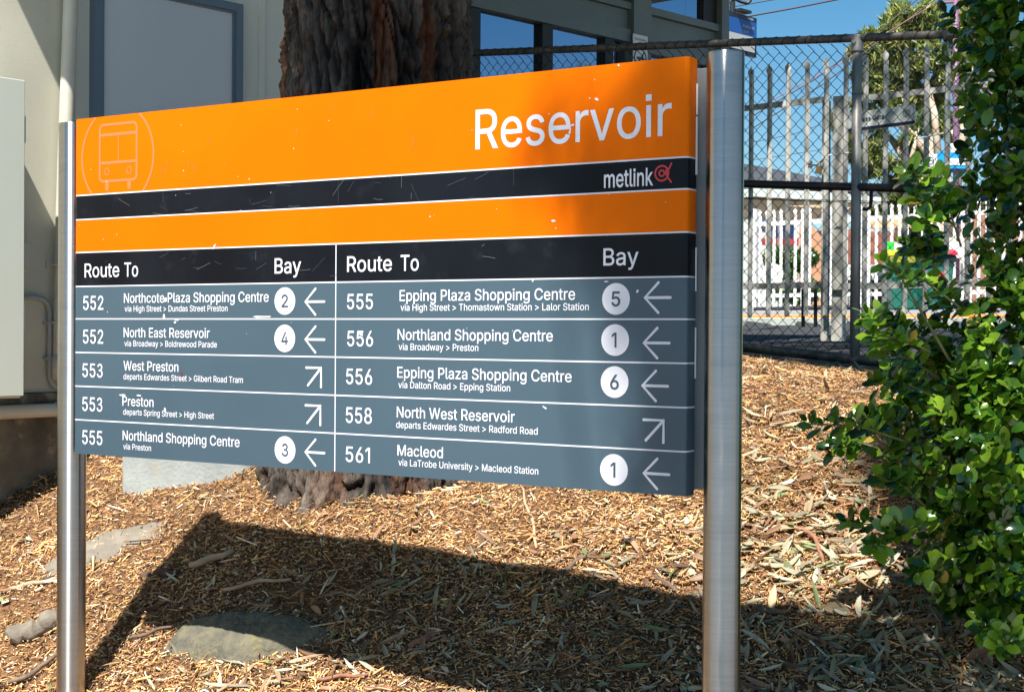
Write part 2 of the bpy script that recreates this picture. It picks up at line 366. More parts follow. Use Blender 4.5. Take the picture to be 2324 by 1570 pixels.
# ------------------------------------------------------------------ the bus sign
SA = Vector((-1.5783, 5.5271, 0)); SD = (Vector((.47606, 4.18814, 0)) - SA).normalized(); SNF = Vector((SD.y, -SD.x, 0))   # SNF: out of the face, to the camera
SL = 2.452
def sp(u, z, off=0.): return SA + SD * u + SNF * off + Vector((0, 0, EYE + z))
sign = thing('bus_route_sign', (SA.x + SD.x * 1.226, SA.y + SD.y * 1.226, Hf(-.5, 4.8)), 'wide orange, black and slate bus route sign reading Reservoir between two steel posts', 'sign')
def profile(o):
    r = .013; d = .053
    pts = [(-o, -d), (-o, -r)]
    for k in range(1, 6):
        a = math.pi / 2 * k / 6; pts.append((r - (r + o) * math.cos(a), -r + (r + o) * math.sin(a)))
    pts += [(r, o), (SL - r, o)]
    for k in range(1, 6):
        a = math.pi / 2 * k / 6; pts.append((SL - r + (r + o) * math.sin(a), -r + (r + o) * math.cos(a)))
    pts += [(SL + o, -r), (SL + o, -d)]
    return pts
def band(name, z0, z1, m, o=0., lab=None):
    b = MB().prism([(a, b_) for a, b_ in profile(o)], (SA.x, SA.y, EYE + z0), SD, SNF, (0, 0, z1 - z0))
    ob = b.build(name, m, sign)
    if lab: ob['label'] = lab
    return ob
ZL = [.759, .4848, .3980, .2803, .1588, .0425, -.0780, -.1990, -.3195, -.4412]
hl = .0022
names = [('title_band', 'orange', 'orange band with the bus roundel and place name'), ('logo_band', 'black', 'black band with the operator logo'), ('colour_band', 'orange', 'plain orange band'), ('heading_band', 'black', 'black band with column headings')] + [('route_row', 'slate', None)] * 5
for i, (nm, mm, lb) in enumerate(names):
    band(nm, ZL[i + 1] + (hl if i < 8 else 0), ZL[i] - (hl if i else 0), M[mm], lab=lb)
for i in range(1, 9):
    band('dividing_line', ZL[i] - hl, ZL[i] + hl, M['white_print'], .0006)
cv = MB(); cv.obox(sp(1.2146, ZL[9] + .001, 0), SD * .0036, SNF * .0009, (0, 0, ZL[3] - hl - ZL[9] - .002)); cv.build('column_line', M['white_print'], sign)
cap = MB().prism([(a, b_) for a, b_ in profile(-.002)], (SA.x, SA.y, EYE + .759 - .004), SD, SNF, (0, 0, .0035)); cap.build('top_cap', M['orange'], sign)
# text
# outlines of the grotesque letters used on the signs: character, advance, closed outlines in 1/1000 em
GLYPHS = {}
for _l in """ 188|
0453|227 -7,174 1,130 24,95 62,69 113,53 178,48 254,53 330,69 395,95 447,130 484,174 508,227 516,279 508,323 484,358 447,384 395,400 330,405 254,400 178,384 113,359 62,323 24,279 1|227 50,261 56,290 74,313 103,330 144,340 194,344 254,340 314,330 365,313 405,290 435,261 453,227 460,192 453,163 435,140 405,123 365,113 314,109 254,113 194,123 144,140 103,163 74,192 56
1453|76 0,76 55,391 55,391 0|276 509,276 0,212 0,212 448,209 448,86 358,86 427,198 509
2453|64 0,64 47,234 229,282 282,311 327,318 348,320 371,317 397,308 419,293 436,273 449,250 457,224 460,196 457,172 447,153 433,139 413,130 390,127 362,66 362,71 405,86 442,111 473,143 496,182 511,225 516,268 511,306 497,337 474,361 445,376 411,381 372,378 345,371 318,357 290,336 259,267 180,153 60,153 57,389 57,389 0
3453|218 -7,173 -3,133 10,98 30,70 57,52 91,44 132,109 132,115 107,126 87,144 71,165 59,191 52,219 50,248 53,275 61,297 74,315 93,325 116,329 145,326 172,316 196,299 217,275 234,242 244,201 248,157 248,157 299,288 448,288 452,70 452,70 509,372 509,372 461,211 278,211 289,264 288,308 276,344 253,371 222,387 186,393 145,387 103,370 66,344 36,309 12,266 -2
4453|40 105,40 158,247 509,311 509,109 166,109 163,413 163,413 105|282 0,282 121,282 146,282 318,343 318,343 0
5453|221 -7,178 -2,140 11,108 32,83 60,66 93,60 130,122 130,127 108,138 89,154 73,173 60,196 52,221 50,250 53,276 64,298 82,314 104,324 131,328 162,324 193,314 221,297 244,275 262,248 273,218 277,167 268,145 258,128 246,67 253,96 509,366 509,366 452,151 452,134 301,136 301,155 315,178 325,203 331,229 334,263 330,294 321,321 306,345 285,364 260,379 231,388 199,391 163,385 117,369 76,343 41,309 15,268 -1
6453|226 -7,182 -1,142 15,109 40,84 74,69 115,64 162,68 199,80 239,102 285,137 340,252 509,322 509,151 261,145 261,165 288,196 307,235 314,278 309,316 295,346 271,370 240,384 201,389 157,384 112,368 73,343 39,310 14,271 -2|226 48,254 52,279 63,299 79,314 101,324 128,327 157,324 187,314 213,299 235,279 251,254 262,226 265,198 262,174 252,153 235,138 214,128 188,125 158,128 128,138 102,153 79,174 63,198 52
7453|97 0,323 448,323 452,62 452,62 509,391 509,391 449,165 0
8453|226 -7,178 -2,136 11,101 33,74 62,57 96,52 135,55 166,65 195,81 220,101 241,125 256,153 265,153 267,119 282,93 308,76 342,70 380,75 417,90 450,114 477,146 498,184 511,226 516,269 511,306 498,337 477,361 450,377 417,382 380,376 342,359 308,333 282,300 267,300 265,327 256,351 241,372 220,387 195,397 166,401 135,395 96,378 62,352 33,317 11,275 -2|226 49,258 52,285 60,307 74,323 91,333 113,337 139,333 165,322 189,305 208,283 223,256 232,226 235,196 232,169 223,147 208,130 189,119 165,115 139,119 113,129 91,145 74,167 60,195 52|226 290,252 292,274 300,293 313,307 330,316 351,319 376,316 399,308 420,294 437,275 449,252 457,226 460,200 457,177 449,159 437,145 420,136 399,133 376,136 351,145 330,159 313,178 300,201 292
9453|226 516,271 510,310 494,343 468,368 434,384 393,389 347,385 309,373 270,350 224,315 168,200 0,130 0,301 248,307 248,287 221,257 202,218 195,175 199,137 214,106 237,83 269,68 307,64 352,69 397,85 436,110 469,143 494,182 510|226 460,199 457,174 446,154 429,138 407,129 381,125 352,129 322,138 295,154 274,174 257,199 247,226 243,254 247,279 257,299 273,314 295,324 321,327 350,324 381,314 407,299 429,279 446,254 457
>453|387 178,65 15,65 81,310 198,308 194,308 204,310 200,65 316,65 383,387 220
A480|16 0,201 509,276 509,463 0,395 0,287 302,264 372,232 478,245 478,213 371,191 302,85 0|110 142,110 199,370 199,370 142
B456|60 0,60 509,241 509,289 504,329 491,359 469,381 442,394 410,398 374,395 344,387 320,373 301,356 286,315 267,315 262,339 257,363 245,385 227,402 203,414 173,418 136,413 100,400 67,377 39,344 18,301 4,247 0|125 57,245 57,296 63,330 80,349 105,355 137,352 161,342 184,327 203,306 218,279 228,248 231,125 231|125 285,238 285,265 288,288 296,308 309,323 326,333 348,336 372,330 403,313 429,283 446,240 452,125 452
C510|267 -7,205 1,150 25,104 63,70 115,48 179,40 254,48 329,70 393,104 445,150 484,205 508,267 516,305 513,340 504,373 490,402 471,427 447,448 418,463 385,473 348,408 348,401 373,389 395,357 428,315 449,267 456,223 450,184 432,150 403,125 364,109 314,103 254,109 194,125 145,151 105,184 76,223 59,267 53,315 60,357 81,389 114,408 160,473 160,463 124,448 91,428 62,402 38,373 19,341 5,305 -4
D502|219 0,96 0,96 57,215 57,272 63,318 81,354 110,379 149,394 198,399 255,394 312,379 361,354 399,320 428,275 446,221 452,93 452,93 509,225 509,294 501,353 478,377 461,399 441,418 418,433 391,455 329,462 255,455 181,433 119,417 92,398 68,376 48,351 31,291 8|125 509,125 0,60 0,60 509
E419|60 0,60 509,372 509,372 452,125 452,125 286,355 286,355 229,125 229,125 57,375 57,375 0
G520|269 -7,205 1,149 25,104 64,69 116,47 179,40 254,47 329,69 393,103 445,149 484,203 508,265 516,304 513,340 504,374 489,403 469,429 445,449 416,465 384,474 349,408 349,387 393,356 427,315 448,265 456,222 450,183 432,150 404,125 364,109 314,103 254,109 194,125 145,151 105,184 76,224 59,269 53,309 57,345 71,374 93,396 123,410 160,415 202,434 199,283 199,283 256,478 256,478 200,471 141,451 91,419 50,377 19,326 0
H517|60 0,60 509,125 509,125 289,392 289,392 509,457 509,457 0,392 0,392 232,125 232,125 0
L393|60 0,60 509,125 509,125 57,361 57,361 0
M628|60 0,60 509,152 509,277 187,287 159,299 123,311 84,322 49,307 49,318 83,330 121,342 158,352 187,476 509,568 509,568 0,504 0,504 291,504 327,505 369,506 413,507 457,513 457,498 409,482 363,467 322,456 291,342 0,286 0,170 291,159 321,145 361,129 408,112 457,119 457,120 416,121 372,122 328,122 291,122 0
N523|60 0,60 509,136 509,343 183,363 151,388 107,414 55,405 54,401 108,399 157,399 195,399 509,463 509,463 0,387 0,202 290,177 331,148 381,108 452,119 454,122 384,124 328,125 291,125 0
P445|60 0,60 509,235 509,289 503,332 487,366 462,390 430,404 391,409 348,404 304,390 265,366 233,332 207,289 191,235 186,109 186,109 242,233 242,269 246,297 256,318 272,333 294,342 319,344 348,342 376,333 402,318 423,297 439,268 449,232 452,125 452,125 0
R449|60 0,60 509,236 509,290 504,333 489,367 465,390 433,405 395,409 352,405 309,390 271,367 240,333 217,289 203,236 198,96 198,96 255,234 255,269 258,298 267,319 281,334 300,342 324,345 352,342 380,334 405,319 425,298 440,269 449,233 452,125 452,125 0|353 0,230 229,303 229,428 0
S447|224 -9,172 -4,128 9,91 31,64 60,46 96,38 137,104 137,110 110,123 88,142 71,166 59,194 52,224 49,257 52,286 60,311 74,329 92,341 114,346 139,342 161,332 179,316 193,296 205,245 222,184 239,128 260,86 289,71 307,60 326,54 348,52 372,58 413,75 448,102 476,138 498,180 511,227 516,275 511,316 498,351 476,377 449,394 415,401 378,337 378,326 412,302 437,267 453,225 459,194 456,167 448,145 435,129 418,118 398,115 376,119 352,131 334,148 319,169 308,212 293,264 279,312 264,359 238,379 220,395 198,405 171,408 139,403 99,386 64,360 34,323 11,278 -4
T449|32 452,32 509,417 509,417 452,257 452,257 0,193 0,193 452
U517|259 -8,203 -2,154 15,114 43,85 80,66 124,60 173,60 509,124 509,124 178,128 144,141 113,160 87,187 68,220 56,259 52,298 56,331 68,357 87,377 113,389 144,393 178,393 509,457 509,457 173,451 124,433 80,403 43,363 15,315 -2
W686|155 0,16 509,82 509,163 196,175 145,187 94,197 40,189 40,200 94,211 145,224 196,306 509,380 509,462 196,474 145,486 94,497 40,488 40,499 94,510 145,523 196,603 509,670 509,530 0,455 0,368 323,351 391,336 475,350 475,335 395,318 323,230 0
Z438|42 0,42 46,273 385,306 431,341 476,348 454,285 452,223 452,40 452,40 509,397 509,397 462,169 129,134 81,97 33,90 54,152 57,214 57,399 57,399 0
a389|160 -9,126 -5,94 5,68 22,48 45,35 73,30 108,34 138,43 161,58 179,78 193,125 211,178 220,234 227,265 235,273 243,276 255,276 257,273 279,267 297,256 311,240 322,220 329,196 331,171 329,149 322,118 301,100 274,41 291,57 322,79 346,104 364,133 375,163 382,194 384,239 379,286 360,306 343,322 320,333 290,337 251,337 0,277 0,277 52,272 52,252 25,215 1,190 -6|170 45,202 49,228 59,248 74,263 93,272 115,276 138,276 190,259 182,231 176,200 171,175 168,134 159,117 150,103 139,95 124,92 105,94 87,102 72,114 61,130 52
b424|229 -8,198 -5,172 4,138 31,118 59,112 59,112 0,53 0,53 509,114 509,114 319,118 319,137 346,171 373,197 381,229 384,274 378,313 361,345 332,370 293,385 245,390 189,385 133,370 84,346 45,313 16,274 -2|220 47,253 51,279 66,301 88,316 117,325 151,328 189,325 227,316 261,301 290,280 311,253 325,220 330,188 325,161 312,140 291,125 263,116 229,113 189,116 150,125 115,140 86,162 65,188 51
c396|207 -8,159 -2,117 16,82 46,56 85,40 133,34 187,40 243,56 291,82 330,117 360,159 378,207 384,260 377,305 356,340 322,362 277,303 262,290 289,270 311,242 325,207 330,173 325,145 310,124 287,108 258,99 224,96 187,99 151,108 117,124 89,145 66,173 51,207 46,243 52,271 66,292 89,304 117,363 102,354 78,341 56,306 21,261 -1
d424|195 -8,151 -2,111 16,79 45,55 84,39 133,34 189,39 245,55 293,79 332,112 361,151 378,196 384,228 381,253 373,287 346,306 319,311 319,311 509,372 509,372 0,313 0,313 59,307 59,287 31,252 4,227 -5|205 47,236 51,263 65,284 86,299 115,309 150,312 189,309 229,300 263,284 291,263 312,237 325,205 330,172 325,145 311,124 290,108 261,99 227,96 189,99 151,109 117,124 88,145 66,172 51
e404|212 -8,161 -2,117 16,82 46,56 85,40 132,34 187,39 242,55 290,81 329,115 359,157 378,205 384,236 382,266 374,294 361,319 341,341 315,357 282,368 242,371 194,371 169,75 169,75 221,338 221,310 202,307 237,298 269,283 294,263 314,237 326,205 330,173 326,146 313,125 294,109 270,99 241,96 211,96 178,100 139,110 106,128 80,151 61,179 50,212 46,254 53,285 73,306 105,365 91,353 63,335 39,311 19,283 4,249 -5
f254|228 379,228 327,6 327,6 379|81 0,81 432,84 461,96 486,113 505,135 519,161 527,187 530,222 527,243 521,227 468,215 472,195 474,171 470,154 460,145 443,142 419,142 0
g425|207 -151,168 -148,134 -140,105 -127,82 -110,64 -91,51 -69,101 -41,122 -66,154 -88,178 -95,207 -97,249 -92,282 -75,295 -62,304 -47,310 -28,311 -6,311 68,306 68,287 41,252 16,227 8,195 5,152 10,113 27,80 53,55 90,39 136,34 191,39 246,55 293,80 332,112 361,152 378,196 384,228 382,253 373,288 346,308 319,313 319,313 379,372 379,372 -9,367 -54,350 -90,324 -117,291 -136,251 -147|205 59,237 63,264 75,285 95,300 121,309 154,312 193,309 231,300 264,285 291,264 312,237 325,205 330,172 325,145 312,124 290,109 262,99 229,96 193,99 155,109 123,124 96,145 76,172 63
h410|114 227,114 0,53 0,53 509,114 509,114 287,102 287,124 332,152 362,187 379,227 384,264 380,295 369,321 349,341 321,353 285,357 240,357 0,296 0,296 235,290 275,273 304,246 323,210 329,184 326,161 317,141 303,126 283,117 257
i167|53 0,53 379,114 379,114 0|84 443,67 446,54 455,44 468,41 483,44 499,54 512,67 521,84 524,100 521,114 512,123 499,126 483,123 468,114 455,100 446
k381|110 137,110 212,121 212,284 379,360 379,184 199,177 199|53 0,53 509,114 509,114 0|294 0,148 186,191 229,372 0
l189|139 -2,101 3,74 20,58 47,53 84,53 509,114 509,114 99,115 77,120 62,130 54,146 52,160 53,170 54,181 3,162 -1
m610|53 0,53 379,112 379,112 295,108 295,118 323,132 346,151 363,172 376,195 384,219 386,257 380,287 361,309 331,321 295,312 295,322 321,337 343,357 361,381 375,407 383,437 386,468 383,497 372,522 354,541 328,553 296,557 255,557 0,496 0,496 254,490 289,473 313,447 326,419 330,395 328,374 320,358 307,345 290,338 270,335 247,335 0,274 0,274 260,269 288,253 311,229 326,199 330,178 328,158 320,140 307,126 289,117 266,114 238,114 0
n410|114 227,114 0,53 0,53 379,112 379,112 287,102 287,124 332,152 362,187 379,227 384,264 380,295 369,321 349,341 321,353 285,357 240,357 0,296 0,296 235,290 275,273 304,246 323,210 329,184 326,161 317,141 303,126 283,117 257
o415|207 -8,159 -2,117 16,82 46,56 85,40 133,34 187,40 243,56 291,82 330,117 360,159 378,207 384,256 378,299 360,333 330,359 291,376 243,381 187,376 133,359 85,333 46,299 16,256 -2|207 46,242 51,270 66,292 89,307 117,316 151,319 187,316 224,307 258,292 287,270 310,242 325,207 330,173 325,145 310,124 287,108 258,99 224,96 187,99 151,108 117,124 89,145 66,173 51
p424|53 -143,53 379,112 379,112 319,118 319,137 346,171 373,197 381,229 384,274 378,313 361,345 332,370 293,385 245,390 189,385 133,370 84,346 45,313 16,274 -2,229 -8,198 -5,173 4,138 31,118 59,114 59,114 -143|220 47,253 51,279 66,301 88,316 117,325 151,328 189,325 227,316 261,301 290,280 311,253 325,220 330,188 325,161 312,140 291,125 263,116 229,113 189,116 150,125 115,140 86,162 65,188 51
r259|53 0,53 379,112 379,112 321,115 321,130 347,152 367,181 380,213 385,229 384,243 384,243 322,230 324,207 326,182 323,159 315,140 301,126 284,117 262,114 237,114 0
s365|182 -8,145 -5,112 3,84 18,62 38,45 63,36 94,94 107,105 79,124 60,150 49,181 45,217 50,244 62,262 81,268 103,265 121,254 136,237 147,212 155,149 170,104 186,72 208,53 237,47 274,51 305,65 332,87 354,115 370,149 381,187 384,223 381,254 372,279 358,299 339,314 316,324 290,268 277,258 298,243 316,219 328,187 333,156 329,131 317,114 299,109 277,112 258,124 243,144 232,172 223,229 209,275 194,306 171,325 142,331 107,326 75,312 47,290 24,260 6,223 -5
t227|204 379,204 327,6 327,6 379|65 471,126 471,126 98,128 76,136 61,150 53,170 50,185 51,202 54,213 2,192 -3,168 -4,125 2,92 21,72 52,65 93
u410|182 -5,146 -1,115 11,89 31,69 59,57 95,53 139,53 379,114 379,114 144,119 105,137 75,164 56,200 50,226 53,249 62,268 77,283 97,293 122,296 153,296 379,357 379,357 0,298 0,298 92,307 92,286 47,257 17,222 0
v389|163 0,17 379,84 379,165 155,187 87,206 21,184 21,203 87,224 155,305 379,371 379,226 0
w567|138 0,23 379,87 379,133 214,154 137,175 41,165 41,186 135,206 214,252 379,316 379,362 214,382 136,402 41,391 41,413 135,434 214,480 379,545 379,429 0,368 0,319 172,305 225,291 280,277 338,291 338,277 280,263 225,248 172,199 0
x379|21 0,171 218,171 171,29 379,100 379,147 306,179 253,207 206,175 206,202 253,233 306,282 379,352 379,209 169,209 214,358 0,287 0,231 85,200 136,173 182,205 182,178 136,148 85,91 0
y389|47 -139,61 -86,71 -87,104 -89,118 -84,130 -74,141 -58,151 -36,163 -1,17 379,84 379,165 155,187 87,206 21,184 21,202 87,224 155,305 379,371 379,204 -58,177 -107,159 -124,139 -136,117 -143,91 -145,65 -143
z380|42 0,42 46,254 320,254 323,48 323,48 379,333 379,333 331,126 60,126 56,339 56,339 0""".split('\n'):
    _p = _l[1:].split('|'); GLYPHS[_l[0]] = (int(_p[0]), [[tuple(map(int, q.split())) for q in t.split(',')] for t in _p[1:] if t])
from mathutils.geometry import delaunay_2d_cdt
GLYPHS['1'] = (GLYPHS['1'][0] - 60, [[(a - 40, b) for a, b in GLYPHS['1'][1][1]]])
def _stroke(pts, h):
    L_ = []; R_ = []
    for k, p in enumerate(pts):
        t = (Vector(pts[min(k + 1, len(pts) - 1)]) - Vector(pts[max(k - 1, 0)])).normalized(); n_ = Vector((-t.y, t.x)) * h
        L_.append((p[0] + n_.x, p[1] + n_.y)); R_.append((p[0] - n_.x, p[1] - n_.y))
    q = L_ + R_[::-1]; ar = sum(q[i - 1][0] * q[i][1] - q[i][0] * q[i - 1][1] for i in range(len(q)))
    return q if ar < 0 else q[::-1]
_e = lambda cx, cy, rx, ry, a0, a1, n=14: [(cx + rx * math.cos(R(a0 + (a1 - a0) * k / n)), cy + ry * math.sin(R(a0 + (a1 - a0) * k / n))) for k in range(n + 1)]
GLYPHS['i'] = (GLYPHS['i'][0], [c_ if min(q[1] for q in c_) < 400 else [(min(q[0] for q in c_) + 4, 440), (min(q[0] for q in c_) + 4, 509), (max(q[0] for q in c_) - 4, 509), (max(q[0] for q in c_) - 4, 440)] for c_ in GLYPHS['i'][1]])
GLYPHS['3'] = (425, [_stroke(_e(212, 383, 118, 99, 172, -62), 27), _stroke(_e(212, 140, 138, 121, 66, -176), 27), _stroke([(158, 264), (232, 262)], 25)])
def glyph_tris(ch, weight, cache={}):
    key = (ch, weight)
    if key in cache: return cache[key]
    vs = []; loops = []
    for poly in GLYPHS[ch][1]:
        poly = [q for k, q in enumerate(poly) if abs(q[0] - poly[k - 1][0]) + abs(q[1] - poly[k - 1][1]) > 2]
        n_ = len(poly); out = []
        for k in range(n_):                                       # embolden: move each point along its mitred outline normal
            a, b, c = (Vector(poly[(k + j) % n_]) for j in (-1, 0, 1)); e1 = (b - a).normalized(); e2 = (c - b).normalized()
            mm = Vector((-e1.y, e1.x)) + Vector((-e2.y, e2.x)); den = max(.5, 1 + (e1.x * e2.x + e1.y * e2.y)); out.append((b + mm / den * (1000 * weight)) / 1000)
        loops.append(list(range(len(vs), len(vs) + n_))); vs += out
    r = delaunay_2d_cdt(vs, [], loops, 0, 1e-6)
    def wind(x, y):
        w_ = 0
        for lp in loops:
            for i in range(len(lp)):
                a = vs[lp[i - 1]]; b = vs[lp[i]]
                if (a.y <= y) != (b.y <= y):
                    if (a.x + (y - a.y) / (b.y - a.y) * (b.x - a.x)) > x: w_ += 1 if b.y > a.y else -1
        return w_
    tr = [tuple(f) for f in r[2] if wind(sum(r[0][i].x for i in f) / 3, sum(r[0][i].y for i in f) / 3) != 0]
    cache[key] = ([tuple(v) for v in r[0]], tr); return cache[key]
def text_mesh(s, weight=0.):
    V = []; F = []; x = 0
    for ch in s:
        if GLYPHS[ch][1]:
            v, f = glyph_tris(ch, weight); b = len(V); V += [(p[0] + x / 1000, p[1], 0) for p in v]; F += [tuple(i + b for i in t) for t in f]
        x += GLYPHS[ch][0]
    me = bpy.data.meshes.new('lettering'); me.from_pydata(V, [], F); me.update()
    return me, np.array(V)
_m, _co = text_mesh('H'); CAPH = float(_co[:, 1].max()); bpy.data.meshes.remove(_m)
def lettering(s, O, ax, ay, width, caph, m, parent, weight=.004, name='lettering', center=False):
    me, co = text_mesh(s, weight); x0, x1 = co[:, 0].min(), co[:, 0].max()
    sx = width / (x1 - x0); sy = caph / CAPH
    O = Vector(O) - off_of(parent); ax = Vector(ax); ay = Vector(ay)
    a = (co[:, 0] - x0) * sx - (width / 2 if center else 0); b = co[:, 1] * sy - (caph / 2 if center else 0)
    P = np.array(O)[None] + a[:, None] * np.array(ax)[None] + b[:, None] * np.array(ay)[None]
    me.vertices.foreach_set('co', P.astype(np.float32).ravel()); me.update(); me.materials.clear()
    return link(name, me, m, parent)
UPV = Vector((0, 0, 1)); E1 = .0010
TX = [('Route', .0551, .2332, .1911, .0487), ('To', .2587, .3271, .1907, .0487), ('Bay', .9587, 1.0719, .1908, .0487),
 ('552', .0483, .1531, .0752, .0487), ('Northcote Plaza Shopping Centre', .2571, .9337, .0989, .033), ('via High Street > Dundas Street Preston', .2609, .7515, .0681, .0183),
 ('552', .0483, .1531, -.045, .0485), ('North East Reservoir', .2564, .6703, -.0213, .0328), ('via Broadway > Boldrewood Parade', .2603, .7037, -.0531, .0185),
 ('553', .046, .1509, -.1652, .0482), ('West Preston', .2565, .5249, -.1375, .0328), ('departs Edwardes Street > Gilbert Road Tram', .2567, .8221, -.1691, .0183),
 ('553', .046, .1502, -.2861, .0487), ('Preston', .2522, .406, -.2615, .0328), ('departs Spring Street > High Street', .256, .6921, -.2929, .0183),
 ('555', .0468, .151, -.4048, .0487), ('Northland Shopping Centre', .2537, .8087, -.3819, .033), ('via Preston', .2575, .395, -.4143, .0183),
 ('Route', 1.2621, 1.4398, .1913, .0480), ('To', 1.4734, 1.5428, .1908, .0480), ('Bay', 2.1903, 2.3028, .1938, .0475),
 ('555', 1.2629, 1.3664, .0737, .0470), ('Epping Plaza Shopping Centre', 1.4704, 2.0984, .0979, .0332), ('via High Street > Thomastown Station > Lalor Station', 1.4743, 2.144, .0679, .0182),
 ('556', 1.2644, 1.3679, -.0425, .0475), ('Northland Shopping Centre', 1.4634, 2.0248, -.0215, .0328), ('via Broadway > Preston', 1.4679, 1.7652, -.0526, .0182),
 ('556', 1.2609, 1.3651, -.1618, .0478), ('Epping Plaza Shopping Centre', 1.4631, 2.0888, -.1376, .033), ('via Dalton Road > Epping Station', 1.4676, 1.8793, -.1694, .0182),
 ('558', 1.2605, 1.3647, -.2836, .0483), ('North West Reservoir', 1.4621, 1.8955, -.2598, .0328), ('departs Edwardes Street > Radford Road', 1.4599, 1.9755, -.2923, .0184),
 ('561', 1.2607, 1.3581, -.4066, .0476), ('Macleod', 1.4655, 1.6383, -.3771, .0325), ('via LaTrobe University > Macleod Station', 1.4694, 1.9785, -.4079, .0182),
 ('Reservoir', 1.7499, 2.4022, .5473, .1158), ('metlink', 2.1906, 2.3464, .4126, .0480)]
for s, u0, u1, zb, ch in TX:
    if ch < .02: ch = .0203
    o = lettering(s, sp(u0, zb, E1), SD, UPV, u1 - u0, ch, M['white_print'], sign, .004 if ch > .1 else (.006 if s != 'metlink' else .010))
    o['label'] = 'white words reading ' + s.replace('>', 'then')
def ribbon(mb, pts, wd, off, closed=False):
    """flat stroke on the sign face through (u,z) points, with round ends"""
    n = len(pts); P = [Vector((a, b)) for a, b in pts]; rng = n if closed else n - 1
    vs = []
    for i in range(n):
        a = P[(i - 1) % n] if (closed or i) else P[i]; b = P[(i + 1) % n] if (closed or i < n - 1) else P[i]
        t = (b - a).normalized(); nn = Vector((-t.y, t.x)); vs += [P[i] + nn * wd / 2, P[i] - nn * wd / 2]
    base = [sp(v.x, v.y, off) for v in vs]
    mb.add(base, [(2 * i, 2 * i + 1, (2 * ((i + 1) % n)) + 1, 2 * ((i + 1) % n)) for i in range(rng)])
    if not closed:
        for e in (0, n - 1):
            mb.add([sp(P[e].x + wd / 2 * math.cos(k * math.pi / 6), P[e].y + wd / 2 * math.sin(k * math.pi / 6), off + .00008) for k in range(12)], [tuple(range(12))])
def disc(c, r, off, name, m, n=48, rz=None):
    mb = MB(); mb.add([sp(c[0] + r * math.cos(2*math.pi*k/n), c[1] + (rz or r) * math.sin(2*math.pi*k/n), off) for k in range(n)], [tuple(range(n))])
    return mb.build(name, m, sign)
for c, dg_ in (((1.0036, .1007), '2'), ((1.0039, -.0204), '4'), ((1.0077, -.3818), '3'), ((2.2318, .0992), '5'), ((2.2300, -.0161), '1'), ((2.2292, -.134), '6'), ((2.2292, -.3807), '1')):
    disc(c, .0445, E1, 'bay_disc', M['white_print'])['label'] = 'white disc with bay number ' + dg_
    wd_ = .0285 if dg_ != '1' else .016
    lettering(dg_, sp(c[0] - (.003 if dg_ == '1' else 0), c[1], E1 + .0005), SD, UPV, wd_, .0405, M['dark_print'], sign, .012, 'bay_number', center=True)
for tx, tz in ((1.0896, .0979), (1.0905, -.023), (1.0931, -.3843), (2.3224, .102), (2.3200, -.0232), (2.3165, -.1417), (2.3225, -.3844)):
    mb = MB(); ribbon(mb, [(tx + .002, tz), (tx + .0805, tz)], .0078, E1); ribbon(mb, [(tx + .0435, tz + .0415), (tx + .001, tz), (tx + .0435, tz - .0415)], .0078, E1 + .0002); mb.build('left_arrow', M['white_print'], sign)
for cx_, cz in ((1.158, -.1135), (1.156, -.2345), (2.3845, -.2362)):
    mb = MB(); ribbon(mb, [(cx_ - .062, cz), (cx_, cz), (cx_, cz - .061)], .0080, E1); ribbon(mb, [(cx_, cz), (cx_ - .0545, cz - .0565)], .0080, E1 + .0002); mb.build('up_right_arrow', M['white_print'], sign)
# operator logo
mb = MB(); arc = lambda c, r, a0, a1, n=28: [(c[0] + r * math.cos(R(a0 + (a1 - a0) * k / n)), c[1] + r * math.sin(R(a0 + (a1 - a0) * k / n))) for k in range(n + 1)]
ribbon(mb, arc((2.3735, .444), .0205, 0, 360)[:-1], .0052, E1, True); ribbon(mb, arc((2.3735, .444), .0080, 0, 360)[:-1], .0050, E1 + .0001, True)
ribbon(mb, [(2.4030, .4695), (2.3960, .4560), (2.3895, .4450), (2.3825, .4420)], .0052, E1 + .0002); ribbon(mb, [(2.4025, .4185), (2.3925, .4320), (2.3880, .4400), (2.3870, .4520)], .0052, E1 + .0003)
mb.build('logo_ring', M['red_print'], sign)
# faded bus roundel, clipped by the band
mb = MB(); cr_ = .180; cc = (.2195, .6140)
for sgn in (1, -1):
    pts = [(cc[0] + sgn * cr_ * math.cos(R(a)), cc[1] + cr_ * math.sin(R(a))) for a in np.linspace(-45.2, 51.5, 40)]
    pts = [p for p in pts if .488 < p[1] < .7575]; mb = MB(); ribbon(mb, pts, .0085, E1 - .0003); mb.build('roundel_arc', M['pale_pink'], sign)
mb = MB(); x0, x1, z0, z1, r_ = .131, .317, .529, .7285, .018
rr = []
for (cx2, cz2, a0) in ((x1 - r_, z1 - r_, 0), (x0 + r_, z1 - r_, 90), (x0 + r_, z0 + r_, 180), (x1 - r_, z0 + r_, 270)): rr += arc((cx2, cz2), r_, a0, a0 + 90, 5)
ribbon(mb, rr, .0095, E1 - .0003, True)
ribbon(mb, [(x0 + .006, .693), (x1 - .006, .693)], .0105, E1 - .0005); ribbon(mb, [(x0 + .006, .594), (x1 - .006, .594)], .0095, E1 - .0005); ribbon(mb, [(.2245, .687), (.2255, .599)], .004, E1 - .0006)
for cx2 in (.168, .2795):
    ribbon(mb, [(cx2 + .011 * math.cos(R(a)), .5625 + .012 * math.sin(R(a))) for a in range(0, 360, 20)], .0045, E1 - .0003, True)
    ribbon(mb, [(cx2, .522), (cx2, .504)], .0175, E1 - .0007)
mb.build('bus_symbol', M['pale_pink'], sign)
